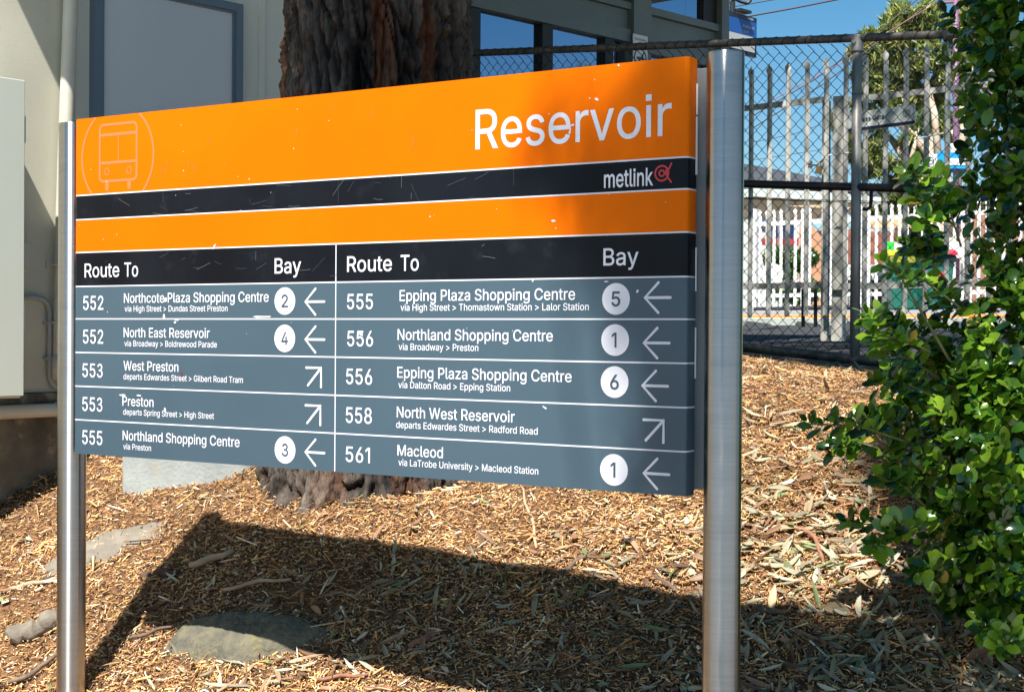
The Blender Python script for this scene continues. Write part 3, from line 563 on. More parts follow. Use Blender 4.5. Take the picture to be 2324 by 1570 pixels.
# paint chips, scratches and scuffs
def blob(mb, u, z, a, b, ang, off=E1 + .0004):
    n = 9; ph = random.random() * 6
    P = []
    for k in range(n):
        t = 2 * math.pi * k / n; rr2 = random.uniform(.55, 1.1); x = a * math.cos(t) * rr2; y = b * math.sin(t) * rr2
        P.append(sp(u + x * math.cos(ang) - y * math.sin(ang), z + x * math.sin(ang) + y * math.cos(ang), off))
    mb.add(P, [tuple(range(n))])
for (u, z, a, b, an) in ((.905, .0495, .058, .0045, .0), (.455, .0520, .008, .009, .3), (.515, .040, .014, .004, -.3), (.508, .0315, .007, .006, 0), (.462, .1085, .010, .008, .4), (.252, -.2245, .025, .0035, 0), (.335, -.2240, .014, .003, -.1),
                         (.462, -.2710, .006, .009, .2), (.690, .2860, .016, .004, .9), (2.300, .1200, .006, .004, .5), (2.024, .3250, .011, .004, 0), (2.165, .6640, .008, .004, -.5), (2.142, .6680, .0035, .003, 0), (2.0, -.2135, .010, .004, -.5),
                         (1.955, .1540, .004, .006, 0), (2.235, .7530, .004, .004, 0), (1.32, -.0040, .012, .006, -.6), (2.2, .148, .008, .002, 0)):
    mb = MB(); blob(mb, u, z, a, b, an); mb.build('paint_chip', M['chip'], sign)
mb = MB(); blob(mb, .5395, -.1450, .0065, .010, 0); mb.build('rust_spot', M['rust'], sign)
mb = MB()
for k in range(38):
    blob(mb, random.uniform(.02, 2.4), random.choice([random.uniform(.29, .47), random.uniform(-.42, .14), random.uniform(.5, .73)]), random.uniform(.0008, .0030), random.uniform(.0008, .003), 0)
tag(mb.build('tiny_chips', M['chip'], sign), kind='stuff')
mb = MB()
for (u, z) in ((1.195, .724), (.66, .655), (.595, .57), (.568, .585), (1.52, .60), (1.36, .695), (.44, .57), (.47, .585), (.46, .56), (1.05, .66)):
    ribbon(mb, [(u, z), (u + random.uniform(-.004, .004), z - random.uniform(.01, .035))], .0016, E1 + .0004)
tag(mb.build('pink_scratches', M['pale_pink'], sign), kind='stuff')
mb = MB()
for k in range(40):
    hi = random.random() < .5; z = random.uniform(.405, .478) if hi else random.uniform(.168, .272); u = random.uniform(.15, 1.9)
    an = random.choice([math.pi / 2, random.uniform(-.6, .6), random.uniform(-1.2, 1.2)]); ln = random.uniform(.01, .07)
    zz = z + ln * math.sin(an); lo, hi_ = (.402, .482) if hi else (.163, .276)
    zz = min(max(zz, lo), hi_)
    ribbon(mb, [(u, z), (u + ln * math.cos(an) * .5, (z + zz) / 2 + random.uniform(-.002, .002)), (u + ln * math.cos(an), zz)], random.choice([.0007, .0010, .0018]), E1 + .0003 + k * 1e-6)
tag(mb.build('scratches', M['scuff'], sign), kind='stuff')
# torn piece on the second e of the title
mb = MB(); blob(mb, 2.085, .596, .008, .004, .4); blob(mb, 2.078, .580, .004, .012, -.2); mb.build('paint_chip', M['chip'], sign)
# posts, brackets
def post(u, off, ztop, lab):
    c = SA + SD * u + SNF * off; zb = Hf(c.x, c.y) - .25
    n = 64; mb = MB(); r0 = .0518; v = []
    for (rr3, zz) in ((r0, zb), (r0, EYE + ztop - .004), (r0 - .0015, EYE + ztop)):
        for k in range(n): v.append((c.x + rr3 * math.cos(2*math.pi*k/n), c.y + rr3 * math.sin(2*math.pi*k/n), zz))
    v.append((c.x, c.y, EYE + ztop + .001))
    fs = [(j * n + k, j * n + (k + 1) % n, (j + 1) * n + (k + 1) % n, (j + 1) * n + k) for j in range(2) for k in range(n)] + [(2 * n + k, 2 * n + (k + 1) % n, 3 * n) for k in range(n)]
    me = bpy.data.meshes.new('post'); bpos = Vector((c.x, c.y, zb)) - off_of(sign)
    me.from_pydata([(a - c.x, b - c.y, d_ - zb) for a, b, d_ in v], [], fs); me.update()
    for p in me.polygons: p.use_smooth = p.index < n
    o = link('post', me, M['steel'], sign); o.location = bpos; o['label'] = lab; return c
post(SL + .0813, -.0633, .770, 'right-hand brushed steel tube post'); post(-.0813, -.0633, .757, 'left-hand brushed steel tube post')
for u0, u1 in ((SL - .03, SL + .05), (-.05, .03)):
    mb = MB(); mb.obox(sp(u0, -.425, -.0545), SD * (u1 - u0), -SNF * .030, (0, 0, 1.158)); mb.build('mounting_bracket', M['alu'], sign, bevel=.002)
mb = MB(); mb.obox(sp(.02, -.41, -.054), SD * (SL - .04), -SNF * .006, (0, 0, 1.14)); mb.build('back_panel', M['alu'], sign)
for z0, z1, wd in ((.605, .69, .004), (.44, .60, .006), (.12, .24, .0035), (-.12, .02, .003)):
    mb = MB(); mb.obox(sp(SL + .002, z0, -.0500), SD * .004, SNF * wd, (0, 0, z1 - z0)); mb.build('sealant_strip', M['sealant'], sign)

# ------------------------------------------------------------------ station building (rendered wing)
def wp(s, z, n=0.): return W0 + SB * s + SN * n + Vector((0, 0, EYE + z))
bld = thing('station_building', wp(1, -1.6), 'cream rendered station building behind the sign with downpipe and grey notice board', 'building')
bld.location.z = .2
def wbox(name, s0, s1, z0, z1, n0, n1, m, parent, bevel=0):
    mb = MB(); mb.obox(wp(s0, z0, n0), SB * (s1 - s0), SN * (n1 - n0), (0, 0, z1 - z0)); return mb.build(name, m, parent, bevel=bevel)
wbox('wall', -6, .40, -.30, 3.6, -.25, 0, M['render'], bld)
wbox('wall', .402, 3.30, -.30, 3.6, -.25, 0, M['grey_render'], bld)['label'] = 'grey green panelled stretch of wall'
wbox('plinth', -6, 3.30, -1.4, -.302, -.25, .035, M['plinth'], bld, .008)
wbox('return_wall', 3.05, 3.30, -.6, 3.6, -2.2, -.252, M['grey_render'], bld)
wbox('cover_strip', 1.574, 1.612, -.3, 3.6, 0, .012, M['grey_render'], bld)
wbox('eave', -.60, 4.7, 2.72, 2.86, -3.0, .80, M['soffit'], bld)
# notice board
nb_ = MB()
for s0, s1, z0, z1 in ((.481, .534, -.40, 1.779), (1.383, 1.429, -.40, 1.779), (.534, 1.383, 1.735, 1.779), (.534, 1.383, -.40, -.35)):
    nb_.obox(wp(s0, z0, .001), SB * (s1 - s0), SN * .045, (0, 0, z1 - z0))
nbo = wbox('notice_board', .53, 1.39, -.36, 1.74, .002, .022, M['board'], bld)
nb_.build('frame', M['blue_frame'], nbo)
nb_ = MB()
for s0, s1, z0, z1 in ((.534, .546, -.35, 1.735), (1.371, 1.383, -.35, 1.735), (.546, 1.371, 1.723, 1.735)):
    nb_.obox(wp(s0, z0, .022), SB * (s1 - s0), SN * .012, (0, 0, z1 - z0))
nb_.build('inner_bead', M['blue_frame'], nbo)
# downpipe, conduit, horizontal pipe
pp = [wp(.337 + .036 * 1.0, 3.4, .055), wp(.337, 1.62, .055), wp(.318, 1.1, .055), wp(.300, .597, .055), wp(.288, 0, .055), wp(.288, -.235, .055)]
mb = MB().tube(pp, .036, 20); dp = mb.build('downpipe', M['pipe'], bld, smooth=True)
mb = MB().tube([wp(.288, -.12, .055), wp(.288, -.24, .055)], .042, 20); mb.build('socket', M['pipe'], dp, smooth=True)
for z_ in (.321, .04):
    mb = MB(); mb.obox(wp(.235, z_ - .018, .0), SB * .045, SN * .012, (0, 0, .036)); mb.tube([wp(.288 + .04 * math.cos(a), z_, .055 + .04 * math.sin(a)) for a in np.linspace(-.4, 3.54, 14)], .006, 5); mb.build('pipe_bracket', M['pipe'], dp)
cpts = [wp(.10, .162, .02), wp(.17, .160, .02), wp(.215, .150, .02), wp(.240, .125, .02), wp(.249, .085, .02), wp(.249, -.20, .02), wp(.256, -.245, .02), wp(.275, -.272, .02), wp(.314, -.283, .02), wp(.40, -.283, .02)]
mb = MB().tube(cpts, .013, 10); co_ = mb.build('conduit', M['conduit'], bld, smooth=True)
for z_ in (.03, -.14): 
    mb = MB(); mb.obox(wp(.222, z_, 0), SB * .05, SN * .036, (0, 0, .012)); mb.build('conduit_clip', M['conduit'], co_)
mb = MB().tube([wp(-6, -.42, .075), wp(.22, -.385, .075), wp(.30, -.383, .075)], .033, 20); hp = mb.build('horizontal_pipe', M['pipe'], bld, smooth=True)
mb = MB().tube([wp(.255, -.384, .075), wp(.34, -.384, .075)], .040, 20); mb.build('pipe_socket', M['pipe'], hp, smooth=True)
mb = MB().tube([wp(.34, -.384, .075), wp(2.9, -.36, .075)], .033, 16); mb.build('horizontal_pipe', M['pipe'], bld, smooth=True)
wbox('valve_box', .055, .135, .30, .42, 0, .035, M['pipe'], bld, .004)
mb = MB()
for z_ in (.50, .46, .41, .36): mb.obox(wp(.02, z_, 0), SB * .11, SN * .02, (0, 0, .014))
mb.build('louvre_slats', M['pipe'], bld)
cab = thing('electrical_cabinet', wp(-.5, -.31, .3), 'pale green steel cabinet on the wall at the left edge of the picture', 'cabinet')
wbox('body', -1.3, -.082, -.31, 1.14, .002, .295, M['cabinet'], cab, .003)
wbox('door', -1.29, -.080, -.300, 1.143, .298, .320, M['cabinet'], cab, .003)
wbox('hinge', -.081, -.070, .86, .98, .285, .312, M['cabinet'], cab); wbox('hinge', -.081, -.070, .0, .12, .285, .312, M['cabinet'], cab)
# concrete block footing
blk = MB(); P0 = Vector((-1.80, 6.98, 0)); bd = Vector((.97, -.10, 0)).normalized(); bn = Vector((.10, .97, 0)).normalized()
poly = [(0, .10), (.02, .02), (.14, -.02), (.42, -.035), (.60, .0), (.655, .05), (.68, .45), (0, .45)]
blk.prism(poly, (P0.x, P0.y, EYE - 1.15), bd, bn, (0, 0, .80))
tag(blk.build('concrete_block', M['concrete'], bevel=.03), 'squat blue grey concrete block set in the mulch left of the tree, under the sign', 'concrete block')

# ------------------------------------------------------------------ glazed station room
GB = Vector((.682, .7314, 0)); GN = Vector((.7314, -.682, 0)); W1 = Vector((-.334, 12.1, 0))
def gp(t, z, n=0.): return W1 + GB * t + GN * n + Vector((0, 0, EYE + z))
gl = thing('glazed_waiting_room', gp(1.5, .1), 'dark glazed station waiting room with grey green steel beams above the wire fence', 'building')
def gbox(name, t0, t1, z0, z1, n0, n1, m, parent=None, bevel=0):
    mb = MB(); mb.obox(gp(t0, z0, n0), GB * (t1 - t0), GN * (n1 - n0), (0, 0, z1 - z0)); return mb.build(name, m, parent or gl, bevel=bevel)
gbox('column', 1.92, 2.17, 0, 3.25, -.06, .10, M['beam'], bevel=.004); gbox('column', 3.24, 3.36, 0, 3.25, -.06, .10, M['beam'], bevel=.004)
gbox('beam', -1, 1.918, 2.555, 2.665, -.02, .07, M['beam']); gbox('spandrel_panel', -1, 1.918, 2.667, 2.84, -.02, .03, M['beam']); gbox('beam', -1, 1.918, 2.842, 2.90, -.02, .07, M['beam'])
gbox('beam', 2.172, 3.238, 2.845, 2.91, -.02, .07, M['beam']); gbox('spandrel_panel', 2.172, 3.238, 2.585, 2.843, -.02, .02, M['beam']); gbox('beam', 2.172, 3.238, 2.50, 2.583, -.02, .07, M['beam'])
for t0, t1 in ((-.08, .05), (.78, .91), (1.59, 1.70)): gbox('mullion', t0, t1, 0, 2.553, -.02, .05, M['dark'])
for t0, t1 in ((-1, -.082), (.052, .778), (.912, 1.588), (1.702, 1.918)): gbox('window_pane', t0, t1, .1, 2.552, -.012, .0, M['glass'])
gbox('window_pane', 2.172, 3.10, .1, 2.498, -.012, 0, M['glass']); gbox('window_pane', 2.172, 2.80, 2.912, 3.2, -.012, 0, M['glass']); gbox('window_pane', 2.802, 3.03, 2.912, 3.2, -.012, .0, M['glass']); gbox('mullion', 3.03, 3.238, 2.912, 3.25, -.03, .04, M['dark'])
gbox('window_pane', -1, 1.918, 2.902, 3.2, -.012, 0, M['dark']); gbox('mullion', 3.10, 3.238, .1, 2.498, -.03, .04, M['dark'])
gbox('back_wall', -1, 3.36, 0, 3.25, -3.0, -2.9, M['dark']); gbox('side_wall', 3.25, 3.35, 0, 3.25, -2.9, -.07, M['beam'])
gbox('roof', -1.2, 3.40, 3.26, 3.42, -3.1, 1.1, M['soffit'])
ns = thing('no_smoking_sign', gp(2.0, 2.38, .11), 'small white No Smoking sign on the grey station column', 'sign')
gbox('sign_plate', 1.90, 2.105, 2.28, 2.625, .102, .108, M['white'], ns)
lettering('No Smoking', gp(1.925, 2.575, .1095), GB, UPV, .155, .022, M['dark_print'], ns)
mb = MB(); c0 = gp(2.0, 2.42, .1100); mb.tube([c0 + GB * (.082 * math.cos(a)) + UPV * (.082 * math.sin(a)) for a in np.linspace(0, 2 * math.pi, 30)], .0055, 5, False); mb.tube([c0 + GB * -.058 - UPV * .058, c0 + GB * .058 + UPV * .058], .006, 5); mb.build('prohibition_ring', M['dark_print'], ns)
mb = MB(); mb.obox(c0 - GB * .05 - UPV * .012, GB * .1, GN * .003, UPV * .024); mb.build('cigarette_symbol', M['dark_print'], ns)
# blue platform sign at the end of the building
bs = thing('platform_name_sign', gp(5.3, 3.0, -1.2), 'blue platform sign with dark header seen past the end of the station building', 'sign')
gbox('sign_body', 4.2, 5.745, 3.085, 3.527, -1.24, -1.202, M['navy'], bs, .006); gbox('header_band', 4.21, 5.735, 3.472, 3.52, -1.201, -1.197, M['navy'], bs)
gbox('blue_band', 4.21, 5.735, 3.305, 3.470, -1.201, -1.197, M['blue'], bs); gbox('grey_band', 4.21, 5.70, 3.135, 3.303, -1.201, -1.197, M['signgrey'], bs)
lettering('metlink', gp(5.55, 3.485, -1.195), GB, UPV, .12, .026, M['white_print'], bs); lettering('station', gp(4.86, 3.360, -1.195), GB, UPV, .30, .05, M['signgrey'], bs); lettering('Platform', gp(5.46, 3.385, -1.195), GB, UPV, .22, .035, M['signgrey'], bs); lettering('Exit', gp(5.48, 3.330, -1.195), GB, UPV, .10, .03, M['signgrey'], bs)
for t_, h_ in ((5.18, 3.62), (5.30, 5.2)):
    mb = MB().tube([gp(t_, 3.52, -1.22), gp(t_, h_, -1.22)], .030 if h_ > 4 else .016, 8); mb.build('hanging_post', M['darkpole'], bs)
mb = MB().tube([at(1656, 8, 15.9), at(1659, 2, 15.9), at(1668, -1, 15.9), at(1680, 5, 15.9), at(1695, 9, 15.9), at(1702, 4, 15.9), at(1703, -10, 15.9)], .018, 6); mb.build('cable_loop', M['darkpole'], bs)
gbox('junction_cover', 5.34, 5.55, 3.54, 3.57, -1.30, -1.14, M['darkpole'], bs)

# ------------------------------------------------------------------ big tree in front of the building
def tree_trunk_mesh(cx_, cy, r0, z0, z1, parent, nth=420, nz=420):
    th = np.linspace(0, 2 * np.pi, nth, endpoint=False); zz = np.linspace(z0, z1, nz)
    V = np.zeros((nz, nth, 3)); C = np.zeros((nz, nth, 3)); inner = np.array((.12, .042, .017)); grey = np.array((.070, .060, .052)); dk = np.array((.010, .008, .007)); red = np.array((.18, .062, .022))
    for j, z in enumerate(zz):
        flare = 1 + .20 * math.exp(-(z - z0 - .35) * 3.5) if z > z0 else 1.25
        for i, t in enumerate(th):
            a = t + .28 * math.sin(z * 1.6) + .10 * math.sin(z * 4.1 + 1)
            ca, sa = math.cos(a), math.sin(a)
            p = Vector((ca * 2.6, sa * 2.6, z * 1.05)); big = noise.noise(p)
            pl = Vector((ca * 3.8, sa * 3.8, z * 2.1 + 5)) + Vector((noise.noise(p * 1.9), noise.noise(p * 1.9 + Vector((9, 0, 0))), noise.noise(p * 2.5 + Vector((0, 5, 0))))) * 1.3
            d1 = noise.voronoi(pl)[0]; ridge = d1[1] - d1[0]
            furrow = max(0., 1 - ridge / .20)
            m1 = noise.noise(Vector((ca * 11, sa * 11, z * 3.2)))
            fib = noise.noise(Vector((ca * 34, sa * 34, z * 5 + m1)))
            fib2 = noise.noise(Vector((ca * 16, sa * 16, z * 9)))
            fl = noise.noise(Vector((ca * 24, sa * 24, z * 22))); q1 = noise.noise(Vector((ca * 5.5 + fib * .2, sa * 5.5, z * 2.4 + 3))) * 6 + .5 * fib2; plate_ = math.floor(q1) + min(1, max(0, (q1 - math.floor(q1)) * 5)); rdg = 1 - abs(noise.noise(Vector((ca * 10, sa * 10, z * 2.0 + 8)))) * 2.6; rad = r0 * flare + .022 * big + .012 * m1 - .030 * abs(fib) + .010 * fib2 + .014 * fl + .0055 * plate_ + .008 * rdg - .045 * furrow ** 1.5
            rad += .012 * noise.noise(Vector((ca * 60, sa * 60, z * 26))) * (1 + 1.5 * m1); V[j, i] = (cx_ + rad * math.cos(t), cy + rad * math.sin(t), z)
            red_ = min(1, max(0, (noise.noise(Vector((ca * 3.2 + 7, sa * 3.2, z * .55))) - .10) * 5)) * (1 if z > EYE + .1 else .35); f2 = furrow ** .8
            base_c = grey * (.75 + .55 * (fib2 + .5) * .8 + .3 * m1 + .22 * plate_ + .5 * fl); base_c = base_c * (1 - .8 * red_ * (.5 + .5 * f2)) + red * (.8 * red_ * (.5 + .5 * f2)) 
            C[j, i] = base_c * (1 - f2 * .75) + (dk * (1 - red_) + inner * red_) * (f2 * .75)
    V = V.reshape(-1, 3); i, j = np.meshgrid(np.arange(nth), np.arange(nz - 1)); i = i.ravel(); j = j.ravel(); i2 = (i + 1) % nth
    F = np.stack([j * nth + i, j * nth + i2, (j + 1) * nth + i2, (j + 1) * nth + i], 1)
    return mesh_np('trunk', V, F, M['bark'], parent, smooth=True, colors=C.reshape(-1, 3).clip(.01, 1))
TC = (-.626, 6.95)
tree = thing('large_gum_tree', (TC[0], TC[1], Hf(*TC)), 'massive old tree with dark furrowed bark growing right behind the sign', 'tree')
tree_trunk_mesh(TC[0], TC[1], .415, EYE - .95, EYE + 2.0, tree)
def leaf_cloud(cents, rads, per, l, wd, cols, wts, droop=.5):
    Vs = []; Fs = []; Cs = []; base = 0
    cents = np.array(cents); rads = np.array(rads); k = np.repeat(np.arange(len(cents)), per); n = len(k)
    d = RNG.standard_normal((n, 3)); d /= np.linalg.norm(d, axis=1, keepdims=True); rr = RNG.random(n) ** (1 / 2.2)
    P = cents[k] + d * (rr * rads[k])[:, None] * np.array([1, 1, .8])
    A = RNG.standard_normal((n, 3)); A[:, 2] -= droop * 2; A /= np.linalg.norm(A, axis=1, keepdims=True)
    B = np.cross(A, RNG.standard_normal((n, 3))); B /= np.linalg.norm(B, axis=1, keepdims=True)
    L = l * RNG.uniform(.7, 1.3, n); Wd = wd * RNG.uniform(.7, 1.3, n); C = np.cross(A, B)
    rows = [P - A * (L / 2)[:, None], P - B * (Wd / 2)[:, None] + C * (Wd * .2)[:, None], P + A * (L / 2)[:, None] + C * (Wd * .6)[:, None], P + B * (Wd / 2)[:, None] + C * (Wd * .2)[:, None]]
    V = np.stack(rows, 1).reshape(-1, 3); F = (np.arange(n) * 4)[:, None] + np.array([0, 1, 2, 3]); tint = pal(n, cols, wts, .2)
    shade = (1 + .25 * RNG.standard_normal((len(cents), 1)))[k].clip(.6, 1.5)
    return V, F, np.repeat((tint * shade).clip(0, 1), 4, axis=0)
GC = [(.11, .15, .05), (.17, .19, .055), (.065, .10, .045), (.22, .22, .08), (.14, .17, .10)]
SV = Vector((-.21, -.60, 1.0))
def up(x, y, zr, t): return (x + SV.x * t, y + SV.y * t, EYE + zr + SV.z * t)  # up-sun point; unseen crown clusters are placed there to shade the chosen target
cl = []; cr2 = []
def addc(x, y, zr, t, r): cl.append(up(x, y, zr, t)); cr2.append(r)
for z_ in (.95, 1.4, 1.9, 2.4):
    for dx in (-.16, .22): addc(TC[0] + dx, TC[1] - .3, z_, 3.1 + random.uniform(-.15, .5), .42)
for s_ in np.arange(-2.2, 5.4, .8):
    for q_ in np.arange(.25, 9.5, .85):
        if random.random() < .97:
            p = qpt(s_ + random.uniform(-.25, .25), q_ + random.uniform(-.25, .25), 0); addc(p.x, p.y, float(Hrel(p.x, p.y)), random.uniform(6.0, 8.5), random.uniform(.50, .68))
for s_ in np.arange(-2.0, 4.6, .33):
    for q_ in (-.72, -.42, -.12):
        p = qpt(s_, q_ + random.uniform(-.1, .1), 0); addc(p.x, p.y, float(Hrel(p.x, p.y)), random.uniform(5.5, 6.5), .32)
for s_ in np.arange(-1.8, 4.6, .6):
    for z_ in (.55, 1.05, 1.55):
        if random.random() < .72: p = qpt(s_ + random.uniform(-.1, .1), 0, 0); addc(p.x, p.y, z_, random.uniform(5.4, 7), .33)
V, F, C = leaf_cloud(cl, cr2, 640, .14, .034, GC, [3, 2, 3, 1, 2])
o = mesh_np('crown', V, F, M['gumleaf'], tree, colors=C); o['kind'] = 'stuff'
mb = MB(); mb.tube([(TC[0], TC[1], EYE + 1.95), (TC[0] - .05, TC[1], 4.6), (TC[0] - .1, TC[1] - .3, 6.0)], [.40, .36, .28], 20)
for k, c in enumerate(cl):
    if k % 7 == 0: mb.tube([(TC[0] - .1, TC[1] - .3, 5.6), ((TC[0] + c[0]) / 2, (TC[1] + c[1]) / 2, max(6.4, c[2] * .8)), c], [.09, .05, .012], 5)
mb.build('limbs', M['bark'], tree, smooth=True)['kind'] = 'stuff'
# bark slab, second tree behind the photographer: its crown shades the lower right corner and dapples the sign's end
t2 = thing('street_tree_behind_camera', (-1.6, -3.2, 0), 'leafy tree standing on the footpath behind the photographer', 'tree')
cl = []; cr2 = []
for k in range(84):
    x = random.uniform(.62, 2.1); y = random.uniform(3.0, 5.05 + .10 * math.sin(x * 6) - max(0, x - 1.1) * .75); addc(x, y, -1.05, random.uniform(8.2, 10.5), random.uniform(.24, .36))
for k in range(20): addc(random.uniform(.80, 1.12), random.uniform(4.7, 5.08), -.98, random.uniform(8.5, 10), random.uniform(.20, .30))
for k in range(100): addc(random.uniform(1.2, 2.5), random.uniform(4.5, 5.5), random.uniform(.52, 1.4), random.uniform(8, 9.5), random.uniform(.24, .34))
clb = cl; crb = cr2; cl = []; cr2 = []
sprays = [(random.uniform(1.98, 2.47), random.uniform(.16, .76), random.uniform(.09, .14)) for _ in range(26)] + [(random.uniform(2.20, 2.42), random.uniform(.02, .16), random.uniform(.07, .11)) for _ in range(6)] + [(random.uniform(2.34, 2.50), random.uniform(-.44, .02), random.uniform(.06, .10)) for _ in range(9)]
for (u, z, r3) in sprays:
    p = sp(u, z); cl.append(up(p.x, p.y, z, 8.8 + random.uniform(0, 1.2))); cr2.append(r3)
V, F, C = leaf_cloud(clb, crb, 190, .085, .024, GC, [3, 2, 3, 1, 2])
o = mesh_np('crown', V, F, M['gumleaf'], t2, colors=C); o['kind'] = 'stuff'
V, F, C = leaf_cloud(cl, cr2, 46, .060, .020, GC, [3, 2, 3, 1, 2])
o = mesh_np('outer_sprays', V, F, M['gumleaf'], t2, colors=C); o['kind'] = 'stuff'; cl = clb + cl
mb = MB(); mb.tube([(-1.6, -3.2, -.1), (-1.55, -3.15, 3), (-1.3, -2.8, 6), (-1.0, -2.4, 8)], [.22, .18, .13, .07], 12); mb.build('trunk', M['bark'], t2, smooth=True)
mb = MB()
for k, c in enumerate(cl):
    if k % 4 == 0: mb.tube([(-1.3, -2.8, 6.2), ((-1.2 + c[0]) / 2, (-2.6 + c[1]) / 2, 7.6), c], [.05, .025, .006], 5)
mb.build('limbs', M['bark'], t2, smooth=True)['kind'] = 'stuff'

# ------------------------------------------------------------------ chain wire fence
cf = thing('chain_wire_fence', qpt(.71, 0, -.18), 'tall black chain wire fence with steel pipe rails between the bank and the railway', 'fence')
SLP = -.083
def fp(s, z, q=0.): return qpt(s, q, z + SLP * s)
TOP = 1.815
def rail_pts(a, b, z, n=14): return [fp(a + (b - a) * k / n, z) for k in range(n + 1)]
MB().tube(rail_pts(-2.9, 5.2, TOP - .024), .024, 14).build('top_rail', M['rail'], cf, smooth=True)
MB().tube(rail_pts(-2.9, 5.2, .925), .024, 14).build('middle_rail', M['blackpipe'], cf, smooth=True)
MB().tube(rail_pts(-2.9, 5.2, -.078), .030, 14).build('bottom_rail', M['rail'], cf, smooth=True)
for s_ in (.71, 4.0, -2.75):
    zt = TOP + SLP * s_ - .02; p0 = qpt(s_, 0, -.5); p1 = qpt(s_, 0, zt); mb = MB().tube([p0, p1], .029, 18); po = mb.build('fence_post', M['galv'], cf, smooth=True)
    MB().tube([qpt(s_, 0, zt - .085), qpt(s_, 0, zt + .012)], .0365, 18).build('rail_clamp', M['galv'], po, smooth=False, bevel=.004)
    MB().tube([qpt(s_, -.034, zt - .03), qpt(s_, -.046, zt - .03)], .012, 8).build('bolt', M['galv'], po)
    MB().tube([qpt(s_, 0, zt - .335), qpt(s_, 0, zt - .33)], .031, 18).build('clamp_ring', M['rail'], po)
for z_ in (.845, .838): MB().tube([fp(s, z_ + .006 * math.sin(s * 2 + z_ * 50), -.006) for s in np.linspace(-2.8, 5, 30)], .0022, 4).build('tension_wire', M['pvc'], cf)
DW = .03875; ROWS = 23
# one woven wire, shared by all
zt0 = TOP - .052; H0 = zt0 - (-.045); st_ = 2 * ROWS; hz = H0 / st_
mb = MB(); pts = []
for k in range(st_ + 1): pts.append(Vector((0, 0, -k * hz)) + FS * ((DW / 2 + .0015) * (1 if k % 2 else -1)) + FQ * (.0022 * (1 if k % 2 else -1)))
mb.tube(pts, .0027, 4, True)
me = bpy.data.meshes.new('mesh_wire'); me.from_pydata(mb.v, [], mb.f); me.update(); me.materials.append(M['pvc'])
s_ = -2.85; d = off_of(cf); k = 0
while s_ < 5.1:
    o = bpy.data.objects.new('mesh_wire', me); COL.objects.link(o); o.parent = cf; o.location = fp(s_, zt0 - (0 if k % 2 == 0 else hz)) - d
    s_ += DW; k += 1
# spiral tie wire over the top rail
pts = []; n = int(8.0 / .0775)
for k in range(n * 8):
    s = -2.85 + .0775 * k / 8; a = 2 * math.pi * k / 8; pts.append(fp(s, TOP - .024 + .0265 * math.cos(a), .0265 * math.sin(a)))
MB().tube(pts, .0024, 4).build('tie_wire', M['pvc'], cf)
hk = [at(1958, 474, 9.0), at(1966, 476, 9.0), at(1974, 470, 9.0), at(1976, 458, 9.0), at(1977, 428, 8.97)]
MB().tube(hk, .011, 8).build('gate_latch', M['blackpipe'], cf, smooth=True)

# ------------------------------------------------------------------ palisade fences
PD = Vector((math.cos(R(33)), -math.sin(R(33)), 0)); PN = Vector((PD.y, -PD.x, 0))
def pale_mesh(name, h, wd, m, tips=True):
    t = .004; dpt = .018; hw = wd / 2
    prof = [(-hw, 0), (-hw * .45, dpt), (hw * .45, dpt), (hw, 0), (hw * .9, -t), (hw * .4, dpt - t), (-hw * .4, dpt - t), (-hw * .9, -t)]
    mb = MB(); mb.prism(prof, (0, 0, 0), PD, PN, (0, 0, h - .06))
    # three lobed tip, folded plate
    tp = [(-hw * .8, -.02), (-hw * .75, 0), (-hw * 1.3, .030), (-hw * 1.2, .050), (-hw * .4, .068), (0, .095), (hw * .4, .068), (hw * 1.2, .050), (hw * 1.3, .030), (hw * .75, 0), (hw * .8, -.02)]
    mb.prism(tp, Vector((0, 0, h - .0605)) + PN * (dpt - .004), PD, (0, 0, 1), PN * .004)
    me = bpy.data.meshes.new('pale'); me.from_pydata(mb.v, [], mb.f); me.update(); me.materials.append(m); return me
def palisade(root, org, s0, s1, pitch, z0, z1, slope, wd, m, skip=()):
    me = pale_mesh('pale', z1 - z0, wd, m); s = s0; k = 0; d = off_of(root)
    while s < s1:
        if k not in skip:
            o = bpy.data.objects.new('pale', me); COL.objects.link(o); o.parent = root
            o.location = org + PD * s + Vector((0, 0, z0 + slope * s)) - d
            o.rotation_euler.z = random.uniform(-.03, .03)
        s += pitch; k += 1
# near grey one
o1 = at(1713, 757, 14.0); o1.z = EYE
pf = thing('grey_palisade_fence', o1 + Vector((0, 0, .1)), 'tall grey steel palisade fence and gate just behind the chain wire fence', 'fence')
palisade(pf, o1, -2.4, 5.6, .1805, .16, 2.42, .030, .048, M['pale'])
def rail(root, org, s0, s1, z, hgt, slope, m, name='rail', q=-.03):
    mb = MB(); mb.obox(org + PD * s0 + Vector((0, 0, z + slope * s0)) + PN * q, PD * (s1 - s0) + Vector((0, 0, slope * (s1 - s0))), -PN * .03, (0, 0, hgt)); return mb.build(name, m, root)
rail(pf, o1, -2.4, .62, 2.06, .05, .03, M['pale']); rail(pf, o1, .85, 5.7, 2.03, .05, .03, M['pale'])
rail(pf, o1, -2.4, .62, .42, .055, .01, M['pale']); rail(pf, o1, .72, 5.7, .40, .055, .01, M['pale'])
for s_, w_, zt in ((.60, .06, 2.10), (.70, .10, 2.13), (3.05, .13, 2.6)):
    mb = MB(); mb.obox(o1 + PD * s_ + Vector((0, 0, -.05)) - PN * .07, PD * w_, -PN * w_, (0, 0, zt + .05)); mb.build('gate_post', M['pale'], pf, bevel=.004)
